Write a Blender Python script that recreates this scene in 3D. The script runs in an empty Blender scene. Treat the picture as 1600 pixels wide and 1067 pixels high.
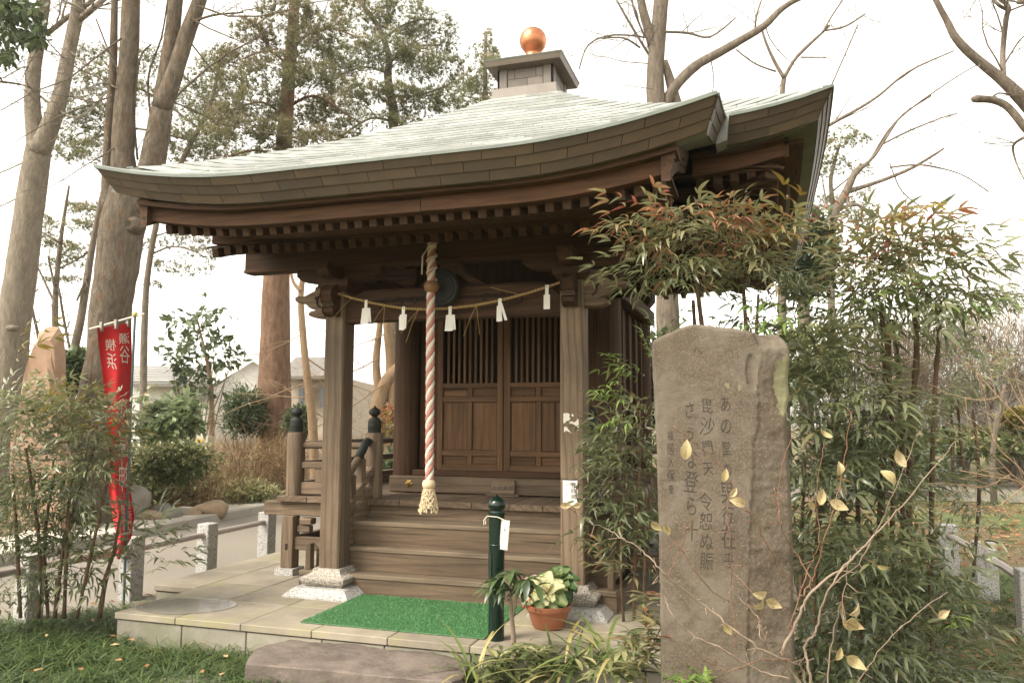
import bpy, math, random
import numpy as np
from mathutils import Vector, Matrix, noise as mnoise
random.seed(7); RNG=np.random.default_rng(7)
R=math.radians
sc=bpy.context.scene
col=sc.collection
# ---------------------------------------------------------------- camera
CAM=np.array([2.1234,-5.1654,1.2545]); YAW,PIT,ROL,FPX=.307,.1003,.0033,1227.
_f=np.array([-math.sin(YAW)*math.cos(PIT),math.cos(YAW)*math.cos(PIT),math.sin(PIT)])
_r0=np.array([math.cos(YAW),math.sin(YAW),0.]); _u0=np.cross(_r0,_f)
_r=_r0*math.cos(ROL)+_u0*math.sin(ROL); _u=-_r0*math.sin(ROL)+_u0*math.cos(ROL)
cd=bpy.data.cameras.new('camera'); cam=bpy.data.objects.new('camera',cd); col.objects.link(cam)
cam.matrix_world=Matrix(((_r[0],_u[0],-_f[0],CAM[0]),(_r[1],_u[1],-_f[1],CAM[1]),(_r[2],_u[2],-_f[2],CAM[2]),(0,0,0,1)))
cd.sensor_width=36; cd.lens=FPX/1600*36; cd.clip_end=2000; cd.clip_start=.05
sc.camera=cam
def W(u,v,dep):
    """a point of the place: sight line through photo pixel (u,v), dep metres ahead"""
    return CAM+(_f+_r*((u-800)/FPX)-_u*((v-533.5)/FPX))*dep
def WG(u,v,z=-.2):
    d=_f+_r*((u-800)/FPX)-_u*((v-533.5)/FPX); return CAM+d*((z-CAM[2])/d[2])
HAZE=.0007
# ---------------------------------------------------------------- light
SUN_EL,SUN_AZ=R(48),R(222)      # from front left
w=bpy.data.worlds.new("World"); sc.world=w; w.use_nodes=True
nt=w.node_tree; nt.nodes.clear()
sky=nt.nodes.new('ShaderNodeTexSky'); sky.sky_type='NISHITA'; sky.sun_disc=False
sky.sun_elevation=SUN_EL; sky.sun_rotation=SUN_AZ; sky.air_density=1.; sky.dust_density=1.5; sky.ozone_density=1.
hs=nt.nodes.new('ShaderNodeHueSaturation'); hs.inputs['Saturation'].default_value=.06
bg=nt.nodes.new('ShaderNodeBackground'); bg.inputs['Strength'].default_value=.15
wo=nt.nodes.new('ShaderNodeOutputWorld')
nt.links.new(sky.outputs[0],hs.inputs['Color']); tint=nt.nodes.new('ShaderNodeMix'); tint.data_type='RGBA'; tint.blend_type='MULTIPLY'; tint.inputs[0].default_value=1; tint.inputs[7].default_value=(1,.955,.86,1); nt.links.new(hs.outputs[0],tint.inputs[6]); nt.links.new(tint.outputs[2],bg.inputs['Color']); nt.links.new(bg.outputs[0],wo.inputs['Surface'])
sd=bpy.data.lights.new('sun','SUN'); sd.energy=1.3; sd.angle=R(25); sd.color=(1,.91,.78)
so=bpy.data.objects.new('sun',sd); col.objects.link(so)
_sd=Vector((math.sin(SUN_AZ)*math.cos(SUN_EL),math.cos(SUN_AZ)*math.cos(SUN_EL),math.sin(SUN_EL)))
so.rotation_euler=_sd.to_track_quat('Z','Y').to_euler()
sc.view_settings.view_transform='Standard'; sc.view_settings.look='None'
sc.view_settings.exposure=1.88; sc.view_settings.gamma=1; sc.view_settings.use_curve_mapping=False
sc.render.engine='CYCLES'
cy=sc.cycles; cy.use_denoising=True; cy.max_bounces=8; cy.diffuse_bounces=4; cy.glossy_bounces=3; cy.transmission_bounces=4
cy.volume_bounces=1; cy.transparent_max_bounces=8; cy.caustics_reflective=False; cy.caustics_refractive=False
# ---------------------------------------------------------------- materials
def newmat(name):
    m=bpy.data.materials.new(name); m.use_nodes=True; t=m.node_tree; b=t.nodes['Principled BSDF']; return m,t,b
def N(t,kind,**kw):
    n=t.nodes.new(kind)
    for k,v in kw.items():
        if k.startswith('i_'):
            key=k[2:]; key=int(key) if key.isdigit() else key.replace('_',' ')
            n.inputs[key].default_value=v
        else: setattr(n,k,v)
    return n
def ramp(t,src,stops,interp='LINEAR'):
    n=t.nodes.new('ShaderNodeValToRGB'); cr=n.color_ramp; cr.interpolation=interp
    while len(cr.elements)<len(stops): cr.elements.new(.5)
    for e,(p,c) in zip(cr.elements,stops): e.position=p; e.color=(*c,1) if len(c)==3 else c
    t.links.new(src,n.inputs[0]); return n.outputs[0]
def mixc(t,fac,a,b,mode='MIX'):
    n=t.nodes.new('ShaderNodeMix'); n.data_type='RGBA'; n.blend_type=mode
    for s,v in ((0,fac),(6,a),(7,b)):
        if hasattr(v,'is_linked'): t.links.new(v,n.inputs[s])
        else: n.inputs[s].default_value=v if not isinstance(v,tuple) else (*v,1)
    return n.outputs[2]
def math_(t,op,a,b=0.):
    n=t.nodes.new('ShaderNodeMath'); n.operation=op
    for i,v in enumerate((a,b)):
        if hasattr(v,'is_linked'): t.links.new(v,n.inputs[i])
        else: n.inputs[i].default_value=v
    return n.outputs[0]
def coords(t,rand=7.,scale=(1,1,1),rot=(0,0,0)):
    tc=N(t,'ShaderNodeTexCoord'); oi=N(t,'ShaderNodeObjectInfo')
    sx=N(t,'ShaderNodeVectorMath',operation='SCALE'); sx.inputs[0].default_value=(rand,rand*1.7,rand*.6)
    t.links.new(oi.outputs['Random'],sx.inputs['Scale'])
    ad=N(t,'ShaderNodeVectorMath',operation='ADD'); t.links.new(tc.outputs['Object'],ad.inputs[0]); t.links.new(sx.outputs[0],ad.inputs[1])
    mp=N(t,'ShaderNodeMapping'); mp.inputs['Scale'].default_value=scale; mp.inputs['Rotation'].default_value=rot
    t.links.new(ad.outputs[0],mp.inputs[0]); return mp.outputs[0],oi.outputs['Random'],ad.outputs[0]
def noise_(t,vec,scale,detail=4,rough=.55,dist=0):
    n=N(t,'ShaderNodeTexNoise'); n.inputs['Scale'].default_value=scale; n.inputs['Detail'].default_value=detail
    n.inputs['Roughness'].default_value=rough; n.inputs['Distortion'].default_value=dist
    t.links.new(vec,n.inputs['Vector']); return n.outputs[0]
def bump(t,b,h,strength=.3,dist=.01):
    n=N(t,'ShaderNodeBump'); n.inputs['Strength'].default_value=strength; n.inputs['Distance'].default_value=dist
    t.links.new(h,n.inputs['Height']); t.links.new(n.outputs[0],b.inputs['Normal']); return n
def wood(name,ax,dark,light,ring=.35,rough=.78,stain=.35,rscale=6.5):
    m,t,b=newmat(name); i='xyz'.index(ax)
    s=[1,1,1]; s[i]=.05
    rot=[0,0,0]; rot[(i+1)%3]=.06; rot[(i+2)%3]=.045
    v,rnd,raw=coords(t,5.,tuple(s))
    fib=noise_(t,v,38,5,.75)
    tone=noise_(t,v,9,3,.6)
    tcr=N(t,'ShaderNodeMapping'); tcr.inputs['Rotation'].default_value=rot; tcr.inputs['Location'].default_value=(.07,.05,.06); tc2=N(t,'ShaderNodeTexCoord'); of2=N(t,'ShaderNodeVectorMath',operation='SCALE'); of2.inputs[0].default_value=(.9,.7,1.3); t.links.new(rnd,of2.inputs['Scale']); ad2=N(t,'ShaderNodeVectorMath',operation='ADD'); t.links.new(tc2.outputs['Object'],ad2.inputs[0]); t.links.new(of2.outputs[0],ad2.inputs[1]); t.links.new(ad2.outputs[0],tcr.inputs[0])
    wv=N(t,'ShaderNodeTexWave',wave_type='RINGS',rings_direction=ax.upper(),wave_profile='SAW'); wv.inputs['Scale'].default_value=rscale
    wv.inputs['Distortion'].default_value=2.6; wv.inputs['Detail'].default_value=1.5; wv.inputs['Detail Scale'].default_value=.35
    t.links.new(tcr.outputs[0],wv.inputs['Vector'])
    rg=ramp(t,wv.outputs[1],[(0,(0,0,0)),(.55,(.15,.15,.15)),(.93,(1,1,1)),(1,(.2,.2,.2))])
    base=mixc(t,tone,dark,light)
    base=mixc(t,ramp(t,fib,[(.42,(0,0,0)),(.68,(.75,.75,.75))]),base,tuple(x*.55 for x in dark))
    base=mixc(t,math_(t,'MULTIPLY',rg,ring),base,tuple(x*.45 for x in dark))
    big=noise_(t,raw,1.6,4,.6)
    st=ramp(t,big,[(.42,(0,0,0)),(.68,(1,1,1))])
    base=mixc(t,math_(t,'MULTIPLY',st,stain),base,tuple(x*.5 for x in dark))
    s2=[1,1,1]; s2[i]=.018; mp2=N(t,'ShaderNodeMapping'); mp2.inputs['Scale'].default_value=s2; t.links.new(raw,mp2.inputs[0]); ck=noise_(t,mp2.outputs[0],26,3,.5); ckr=ramp(t,ck,[(.655,(0,0,0)),(.685,(.85,.85,.85))]); base=mixc(t,ckr,base,tuple(x*.22 for x in dark))
    hv=N(t,'ShaderNodeHueSaturation'); t.links.new(base,hv.inputs['Color'])
    t.links.new(math_(t,'ADD',math_(t,'MULTIPLY',rnd,.35),.82),hv.inputs['Value'])
    t.links.new(hv.outputs[0],b.inputs['Base Color']); b.inputs['Roughness'].default_value=rough; b.inputs['Specular IOR Level'].default_value=.3
    bump(t,b,math_(t,'ADD',fib,math_(t,'MULTIPLY',rg,-.5)),.35,.004)
    return m
WM={}
for ax in 'xyz':
    WM['grey',ax]=wood('weathered_wood_'+ax,ax,(.128,.088,.057),(.265,.195,.130),.55,stain=.45)
    WM['brown',ax]=wood('brown_wood_'+ax,ax,(.042,.020,.009),(.105,.054,.025),.35)
    WM['red',ax]=wood('reddish_wood_'+ax,ax,(.060,.027,.012),(.145,.070,.031),.3,stain=.35)
    WM['dark',ax]=wood('dark_wood_'+ax,ax,(.022,.013,.008),(.05,.03,.019),.3)
    WM['worn',ax]=wood('worn_wood_'+ax,ax,(.165,.122,.082),(.295,.228,.155),.22,stain=.3)
    WM['step',ax]=wood('step_wood_'+ax,ax,(.10,.067,.042),(.21,.15,.098),.4,stain=.4,rscale=4.)
    WM['door',ax]=wood('door_wood_'+ax,ax,(.095,.049,.023),(.205,.115,.057),.3,stain=.35)
def stone(name,c1,c2,speck=None,scale=14,rough=.85,b_=.4,moss=None,bd=.01):
    m,t,b=newmat(name); v,rnd,raw=coords(t,3.)
    n=noise_(t,raw,scale*.22,6,.62); n2=noise_(t,raw,scale*2.2,5,.6)
    c=mixc(t,ramp(t,n,[(.3,(0,0,0)),(.7,(1,1,1))]),c1,c2)
    c=mixc(t,math_(t,'MULTIPLY',n2,.4),c,tuple(x*.5 for x in c1))
    if speck:
        vo=N(t,'ShaderNodeTexVoronoi'); vo.inputs['Scale'].default_value=speck; t.links.new(raw,vo.inputs['Vector'])
        sp=N(t,'ShaderNodeSeparateColor'); t.links.new(vo.outputs['Color'],sp.inputs[0])
        c=mixc(t,ramp(t,sp.outputs[0],[(.0,(.75,.75,.75)),(.18,(.6,.6,.6)),(.22,(0,0,0))],'LINEAR'),c,(.05,.048,.045))
        c=mixc(t,ramp(t,sp.outputs[1],[(.0,(.0,.0,.0)),(.72,(.0,.0,.0)),(.8,(.5,.5,.5))]),c,(.62,.6,.57))
    if name=='stele_stone':
        sp2=noise_(t,raw,120,4,.75); c=mixc(t,ramp(t,sp2,[(.48,(0,0,0)),(.66,(.75,.75,.75))]),c,(.175,.14,.10)); c=mixc(t,ramp(t,sp2,[(.30,(.7,.7,.7)),(.42,(0,0,0))]),c,(.05,.04,.028))
        mp=N(t,'ShaderNodeMapping'); mp.inputs['Scale'].default_value=(1,1,.12); t.links.new(raw,mp.inputs[0]); stn=noise_(t,mp.outputs[0],11,4,.6); c=mixc(t,ramp(t,stn,[(.50,(0,0,0)),(.68,(.6,.6,.6))]),c,(.09,.068,.042)); bl=noise_(t,raw,3.3,6,.65,.6); c=mixc(t,ramp(t,bl,[(.50,(0,0,0)),(.62,(.75,.75,.75))]),c,(.135,.113,.086)); c=mixc(t,ramp(t,bl,[(.33,(.7,.7,.7)),(.44,(0,0,0))]),c,(.085,.055,.036))
    if moss:
        mn=noise_(t,raw,2.3,5,.65); c=mixc(t,ramp(t,mn,[(.52,(0,0,0)),(.66,(.7,.7,.7))]),c,moss)
    hv=N(t,'ShaderNodeHueSaturation'); t.links.new(c,hv.inputs['Color']); t.links.new(math_(t,'ADD',math_(t,'MULTIPLY',rnd,.16),.92),hv.inputs['Value'])
    t.links.new(hv.outputs[0],b.inputs['Base Color']); b.inputs['Roughness'].default_value=rough
    bump(t,b,math_(t,'ADD',n,math_(t,'MULTIPLY',n2,.4)),b_,bd); return m
granite=stone('granite',(.36,.35,.33),(.48,.46,.43),speck=130,rough=.7)
granite_brown=stone('granite_browned',(.27,.23,.18),(.42,.38,.32),speck=130,rough=.8)
slabm=stone('paving_stone',(.19,.16,.118),(.385,.335,.26),scale=9,rough=.8,b_=.25,moss=(.26,.24,.12))
sidem=stone('platform_side_stone',(.20,.185,.145),(.33,.30,.24),scale=16,b_=.3,moss=(.14,.15,.085))
steler=stone('stele_stone',(.062,.047,.032),(.112,.086,.061),scale=34,rough=.9,b_=.8,bd=.006)
rockm=stone('boulder_stone',(.095,.072,.060),(.235,.19,.155),scale=22,b_=.9,bd=.012)
rocko=stone('tan_rock',(.26,.19,.12),(.42,.31,.20),scale=20,b_=.7)
rockg=stone('grey_rock',(.17,.155,.13),(.29,.265,.225),scale=20,b_=.7)
rockr=stone('reddish_rock',(.30,.185,.12),(.42,.29,.20),scale=10,b_=.6)
lichen=stone('lichen_patch',(.15,.14,.075),(.21,.20,.11),scale=40,b_=.5)
def plain(name,c,rough=.6,metal=0.,var=.25,scale=8,bmp=.1,spec=.5):
    m,t,b=newmat(name); v,rnd,raw=coords(t,3.); n=noise_(t,raw,scale,5,.6)
    cc=mixc(t,ramp(t,n,[(.3,(0,0,0)),(.7,(1,1,1))]),tuple(x*(1-var) for x in c),tuple(min(1,x*(1+var*.6)) for x in c))
    t.links.new(cc,b.inputs['Base Color']); b.inputs['Roughness'].default_value=rough; b.inputs['Metallic'].default_value=metal
    b.inputs['Specular IOR Level'].default_value=spec
    if bmp: bump(t,b,n,bmp,.004)
    return m
def copper_plate(name,c1,c2,rough,metal=.0,spec=.5):
    m,t,b=newmat(name); v,rnd,raw=coords(t,6.); n=noise_(t,raw,5,6,.65); n2=noise_(t,raw,60,3,.6)
    c=mixc(t,ramp(t,n,[(.3,(0,0,0)),(.72,(1,1,1))]),c1,c2)
    c=mixc(t,math_(t,'MULTIPLY',n2,.25),c,tuple(x*.6 for x in c1))
    hv=N(t,'ShaderNodeHueSaturation'); t.links.new(c,hv.inputs['Color']); t.links.new(math_(t,'ADD',math_(t,'MULTIPLY',rnd,.42),.78),hv.inputs['Value'])
    t.links.new(hv.outputs[0],b.inputs['Base Color']); b.inputs['Roughness'].default_value=rough; b.inputs['Metallic'].default_value=metal; b.inputs['Specular IOR Level'].default_value=spec
    bump(t,b,n,.12,.006); return m
shing=copper_plate('verdigris_copper',(.20,.21,.195),(.38,.395,.37),.42)
fasc=copper_plate('browned_copper',(.036,.0225,.0095),(.064,.042,.020),.55)
soffc=copper_plate('greened_copper',(.075,.085,.06),(.11,.115,.08),.5)
cupc=copper_plate('cupola_copper',(.095,.074,.055),(.15,.12,.092),.45)
edgeg=copper_plate('green_edge_copper',(.07,.085,.07),(.13,.15,.125),.45)
goldc=plain('bright_copper',(.50,.205,.105),.40,1.,.3,9,.12)
bronze=plain('green_bronze',(.020,.022,.018),.65,.0,.4,20,.2,.3)
brass=plain('brass',(.35,.22,.07),.4,.9,.3,30,.2)
greenp=plain('green_paint',(.003,.014,.0095),.2,0,.15,6,.03)
paperm=plain('paper',(.78,.76,.70),.8,0,.06,10,.15)
paperd=plain('torn_paper',(.62,.58,.50),.9,0,.15,60,.2)
inkm=plain('ink',(.02,.02,.02),.7,0,.1,10,0)
cutm=plain('carved_stroke',(.036,.031,.025),.95,0,.3,60,.1)
steelm=plain('weathered_pipe',(.42,.36,.33),.38,.35,.2,20,.1)
terra=plain('terracotta',(.29,.105,.05),.6,0,.2,8,.1)
soilm=plain('soil',(.05,.035,.022),.95,0,.4,60,.5)
redc=plain('red_cloth',(.56,.018,.022),.8,0,.12,4,.1)
whitec=plain('white_print',(.72,.62,.55),.85,0,.08,10,0)
ropew=plain('white_cord',(.66,.60,.50),.85,0,.12,200,.5)
roper=plain('red_cord',(.46,.20,.165),.85,0,.2,120,.5)
tasm=plain('tassel_cord',(.62,.50,.33),.85,0,.15,150,.4)
strawm=plain('straw',(.36,.24,.09),.85,0,.3,100,.5)
balw=plain('rope_ball_wood',(.23,.115,.045),.5,0,.25,20,.1)
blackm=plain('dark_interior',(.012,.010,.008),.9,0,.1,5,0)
plast,_t,_b=newmat('clear_plastic'); _b.inputs['Base Color'].default_value=(.8,.82,.8,1); _b.inputs['Roughness'].default_value=.2; _b.inputs['Alpha'].default_value=.35
# ---------------------------------------------------------------- mesh builder
BASE={}
def base_of(p):
    return BASE.get(p.name,Vector((0,0,0))) if p else Vector((0,0,0))
class M:
    def __init__(s): s.v=[]; s.f=[]
    def add(s,vs,fs):
        o=len(s.v); s.v+= [tuple(map(float,p)) for p in vs]; s.f+=[tuple(i+o for i in q) for q in fs]; return s
    def hexa(s,p,c=.0):
        """8 corners: bottom 0-3 ccw, top 4-7; c = chamfer in metres"""
        P=[np.array(q,float) for q in p]
        if c<=0: return s.add(P,[(3,2,1,0),(4,5,6,7),(0,1,5,4),(1,2,6,5),(2,3,7,6),(3,0,4,7)])
        nb={0:(1,3,4),1:(2,0,5),2:(3,1,6),3:(0,2,7),4:(7,5,0),5:(4,6,1),6:(5,7,2),7:(6,4,3)}
        vs=[];ix={}
        def d(a,b):
            e=P[b]-P[a]; L=np.linalg.norm(e); return e/L*min(c,L*.4) if L>1e-9 else e
        F=[(3,2,1,0),(4,5,6,7),(0,1,5,4),(1,2,6,5),(2,3,7,6),(3,0,4,7)]
        fs=[]
        for fi,q in enumerate(F):
            r=[]
            for k,a in enumerate(q):
                b1=q[k-1];b2=q[(k+1)%4]
                ix[fi,a]=len(vs); r.append(len(vs)); vs.append(P[a]+d(a,b1)+d(a,b2))
            fs.append(tuple(r))
        E={}
        for fi,q in enumerate(F):
            for k in range(4):
                a,b=q[k],q[(k+1)%4]; E.setdefault(frozenset((a,b)),[]).append((fi,a,b))
        for (f1,a,b),(f2,_,_) in E.values():
            fs.append((ix[f1,b],ix[f1,a],ix[f2,a],ix[f2,b]))
        for a in range(8):
            r=[fi for fi,q in enumerate(F) if a in q]
            pts=[ix[fi,a] for fi in r]
            n=np.cross(vs[pts[1]]-vs[pts[0]],vs[pts[2]]-vs[pts[0]]); cen=sum(P)/8
            if n@(P[a]-cen)<0: pts=pts[::-1]
            fs.append(tuple(pts))
        return s.add(vs,fs)
    def box(s,x0,x1,y0,y1,z0,z1,c=0.):
        return s.hexa([(x0,y0,z0),(x1,y0,z0),(x1,y1,z0),(x0,y1,z0),(x0,y0,z1),(x1,y0,z1),(x1,y1,z1),(x0,y1,z1)],c)
    def bar(s,a,b,w,h,up=(0,0,1),c=0.,sw=None):
        """bar from a to b, width w sideways, height h along up"""
        a=np.array(a,float);b=np.array(b,float);d=(b-a)/np.linalg.norm(b-a); up=np.array(up,float)
        sd=np.cross(d,up); sd/=np.linalg.norm(sd); uu=np.cross(sd,d)
        W_=sd*w/2;H=uu*h/2
        return s.hexa([a-W_-H,b-W_-H,b+W_-H,a+W_-H,a-W_+H,b-W_+H,b+W_+H,a+W_+H][::1] if False else [a+W_-H,b+W_-H,b-W_-H,a-W_-H,a+W_+H,b+W_+H,b-W_+H,a-W_+H],c)
    def sweep(s,rings,caps=True,closed=True):
        n=len(rings[0]); o=len(s.v)
        for r in rings: s.v+=[tuple(map(float,p)) for p in r]
        for i in range(len(rings)-1):
            for k in range(n if closed else n-1):
                k2=(k+1)%n; s.f.append((o+i*n+k,o+i*n+k2,o+(i+1)*n+k2,o+(i+1)*n+k))
        if caps and closed:
            s.f.append(tuple(o+k for k in range(n))[::-1]); s.f.append(tuple(o+(len(rings)-1)*n+k for k in range(n)))
        return s
    def tube(s,pts,rad,n=8,caps=True,jit=0.):
        pts=[np.array(p,float) for p in pts]; rings=[]
        if not hasattr(rad,'__len__'): rad=[rad]*len(pts)
        ref=None
        for i,p in enumerate(pts):
            d=pts[min(i+1,len(pts)-1)]-pts[max(i-1,0)]; d=d/(np.linalg.norm(d)+1e-12)
            if ref is None:
                ref=np.cross(d,(0,0,1) if abs(d[2])<.9 else (1,0,0))
            ref=ref-d*(ref@d); ref/=np.linalg.norm(ref)+1e-12; b=np.cross(d,ref)
            rings.append([p+(ref*math.cos(2*math.pi*k/n)+b*math.sin(2*math.pi*k/n))*rad[i]*(1+(random.uniform(-jit,jit) if jit else 0)) for k in range(n)])
        return s.sweep(rings,caps)
    def lathe(s,prof,n=24,c=(0,0,0),sq=False):
        """prof: (r,z); sq -> square rings with half-size r"""
        rings=[]
        for r,z in prof:
            if sq: rings.append([(c[0]+a*r,c[1]+b*r,c[2]+z) for a,b in ((-1,-1),(1,-1),(1,1),(-1,1))])
            else: rings.append([(c[0]+r*math.cos(2*math.pi*k/n),c[1]+r*math.sin(2*math.pi*k/n),c[2]+z) for k in range(n)])
        return s.sweep(rings)
    def prism(s,poly,fn,a,b,bev=0.,inset=0.):
        """poly 2d ccw, fn(p,q,t)->xyz, extruded from t=a to t=b; bev rounds the two rims"""
        n=len(poly)
        if bev:
            cx=sum(p[0] for p in poly)/n;cy_=sum(p[1] for p in poly)/n
            def ins(k):
                p0=np.array(poly[k-1]);p1=np.array(poly[k]);p2=np.array(poly[(k+1)%n])
                e1=p1-p0;e2=p2-p1; n1=np.array((-e1[1],e1[0]))/(np.linalg.norm(e1)+1e-9);n2=np.array((-e2[1],e2[0]))/(np.linalg.norm(e2)+1e-9)
                m=n1+n2; m/=np.linalg.norm(m)+1e-9; return tuple(p1+m*bev)
            inn=[ins(k) for k in range(n)]; sg=1 if b>a else -1
            lay=[(inn,a),(poly,a+sg*bev),(poly,b-sg*bev),(inn,b)]
        else: lay=[(poly,a),(poly,b)]
        return s.sweep([[fn(p[0],p[1],t) for p in q] for q,t in lay])
    def build(s,name,mat,parent=None,smooth=False,loc=None,kind=None,auto=None):
        bs=base_of(parent) if loc is None else Vector(loc)
        me=bpy.data.meshes.new(name)
        vs=np.array(s.v,float).reshape(-1,3)-np.array(bs)
        me.from_pydata(vs.tolist(),[],s.f)
        if mat: me.materials.append(mat)
        if smooth: me.shade_smooth()
        if auto:
            me.shade_smooth(); me.set_sharp_from_angle(angle=R(auto))
        o=bpy.data.objects.new(name,me); col.objects.link(o)
        if parent: o.parent=parent; o.location=Vector(bs)-base_of(parent)
        else: o.location=bs
        BASE[o.name]=Vector(bs)
        if kind: o['kind']=kind
        return o
def inst(o,loc,rotz=0.,parent=None,scale=None,rot=None):
    c=o.copy(); col.objects.link(c); c.parent=parent if parent else o.parent
    c.location=Vector(loc)-base_of(c.parent); 
    if rot is not None: c.rotation_euler=rot
    elif rotz: c.rotation_euler=(0,0,rotz)
    if scale: c.scale=scale
    BASE[c.name]=Vector(loc); return c
def tag(o,label=None,cat=None,group=None,kind=None):
    if label: o['label']=label
    if cat: o['category']=cat
    if group: o['group']=group
    if kind: o['kind']=kind
    return o
def thing(name,label,cat,loc=(0,0,0),group=None):
    o=bpy.data.objects.new(name,None); col.objects.link(o); o.location=loc; o.empty_display_size=.1
    BASE[o.name]=Vector(loc); return tag(o,label,cat,group)
def text_mesh(parent,name,ch,mat,size,fn,vertical=True,jitter=0.,gap=1.05,thin=0.):
    """letters one under the other; fn(a,b)->xyz maps the flat sheet (a right, b up) to the surface"""
    cu=bpy.data.curves.new('glyphs','FONT'); cu.body=''; cu.size=1; cu.resolution_u=3; cu.fill_mode='FRONT'; cu.offset=-thin
    ob=bpy.data.objects.new('glyphs',cu); col.objects.link(ob)
    mm=M()
    for k,c in enumerate(ch):
        if c==' ': continue
        cu.body=c; dg=bpy.context.evaluated_depsgraph_get(); dg.update(); me=bpy.data.meshes.new_from_object(ob.evaluated_get(dg))
        sz0=size; size_=size*(1+random.uniform(-1.6,1.0)*jitter); a=random.uniform(-jitter,jitter); ca,sa=math.cos(a*.6),math.sin(a*.6); sk=random.uniform(-jitter,jitter)
        vs=[]
        for v in me.vertices:
            x,y=(v.co.x-.5)*size_,(v.co.y-.36)*size_
            x,y=x*ca-y*sa+sk*y,x*sa+y*ca
            vs.append(fn(x if vertical else x+k*size*gap,(y-k*size*gap) if vertical else y))
        mm.add(vs,[tuple(p.vertices) for p in me.polygons]); bpy.data.meshes.remove(me)
    bpy.data.objects.remove(ob); bpy.data.curves.remove(cu)
    return mm.build(name,mat,parent)
# ================================================================ SHRINE
YC=2.21; EA=2.56; KD=3.46; KX=1.945
_pd=[.29,.47,.743,1.1,1.39,1.657,2.138,2.56,3.46]; _pz=[4.425,4.306,4.105,3.866,3.685,3.532,3.285,3.075,2.728]
def prof(d): return float(np.interp(d,_pd,_pz)) if False else float(_sp(d))
_c=np.polyfit(_pd,_pz,4)
def _sp(d): return np.polyval(_c,d)
def klift(x): return .155*max(0,(abs(x)-.75)/1.2)**2
def mlift(s,d): return .135*abs(s/max(d,.01))**6*min(1,max(0,(d-.6)/1.96))**1.5
def zfront(x,d):
    if d<=EA: return prof(d)+mlift(x,d)
    k=(d-EA)/(KD-EA); return prof(d)+(1-k)*mlift(min(abs(x),KX),EA)+k*klift(x)
def side(k,s,d,z):
    return [(s,YC-d,z),(d,YC+s,z),(-s,YC+d,z),(-d,YC-s,z)][k]
hall=thing('shrine_hall','small wooden Buddhist hall with verdigris copper hipped roof and projecting porch','shrine',(0,.5,0))
def P_(name,m,mat,**k): return m.build(name,mat,hall,**k)
# ---- roof skin
rf=M()
for k in range(4):
    ds=np.linspace(.28,EA-.01,14)
    rings=[[side(k,s*d,d,prof(d)+mlift(s*d,d)-.03) for s in np.linspace(-1,1,15)] for d in ds]
    rf.sweep(rings,caps=False,closed=False)
rings=[[(x,YC-d,zfront(x,d)-.035) for x in np.linspace(-KX+.02,KX-.02,19)] for d in np.linspace(EA-.05,KD-.01,5)]
rf.sweep(rings,caps=False,closed=False)
roof=P_('roof',rf,soffc)
# ---- shingles: front one by one, other slopes joined
def arcs(d0,d1,step):
    ds=np.linspace(d0,d1,800); zz=_sp(ds); L=np.concatenate([[0],np.cumsum(np.hypot(np.diff(ds),np.diff(zz)))])
    n=int(round(L[-1]/step)); return np.interp(np.linspace(0,L[-1],n+1),L,ds)
def shingle(m,k,xa,xb,d0,d1,zf,th=.014,gap=.0015,hw=None):
    n=max(2,int((xb-xa)/.22)+1); rings=[]
    for x in np.linspace(xa+gap,xb-gap,n):
        def cl(x_,d): 
            return x_ if hw is None else max(-hw(d),min(hw(d),x_))
        u0,u1=cl(x,d0),cl(x,d1+.004)
        dl=d1+.006
        rings.append([side(k,u0,d0,zf(u0,d0)-.012),side(k,u1,dl,zf(u1,min(dl,KD))+.004),side(k,u1,dl,zf(u1,min(dl,KD))+th),side(k,u0,d0,zf(u0,d0)+.0005)])
    m.sweep(rings)
rows=arcs(.31,KD+.012,.128)
for r in range(len(rows)-1):
    d0,d1=rows[r],rows[r+1]
    hw0=(lambda d: d) if d1<=EA+.02 else (lambda d: KX)
    W0=d1 if d1<=EA+.02 else KX
    pl=.455; off=(r%2)*pl/2+random.uniform(-.02,.02)
    xs=[-W0]; x=-W0+pl-off if off<pl*.7 else -W0+pl
    while x<W0-.12: xs.append(x); x+=pl
    xs.append(W0)
    for a,b_ in zip(xs[:-1],xs[1:]):
        m=M(); shingle(m,0,a,b_,d0,d1,zfront,hw=hw0); o=m.build('roof_shingle',shing,roof)
rows2=arcs(.31,EA+.012,.128)
rs=M()
for k in (1,2,3):
    for r in range(len(rows2)-1):
        d0,d1=rows2[r],rows2[r+1]; pl=.455; x=-d1; off=(r%2)*.22
        xs=[-d1]+[q for q in np.arange(-d1+pl-off,d1-.1,pl)]+[d1]
        for a,b_ in zip(xs[:-1],xs[1:]): shingle(rs,k,a,b_,d0,d1,lambda x,d: prof(d)+mlift(x,d),hw=lambda d:d)
# front slope outside the porch: two short corner strips
for r in range(len(rows2)-1):
    pass
o=rs.build('roof_shingles',shing,roof,kind='stuff')
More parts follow.
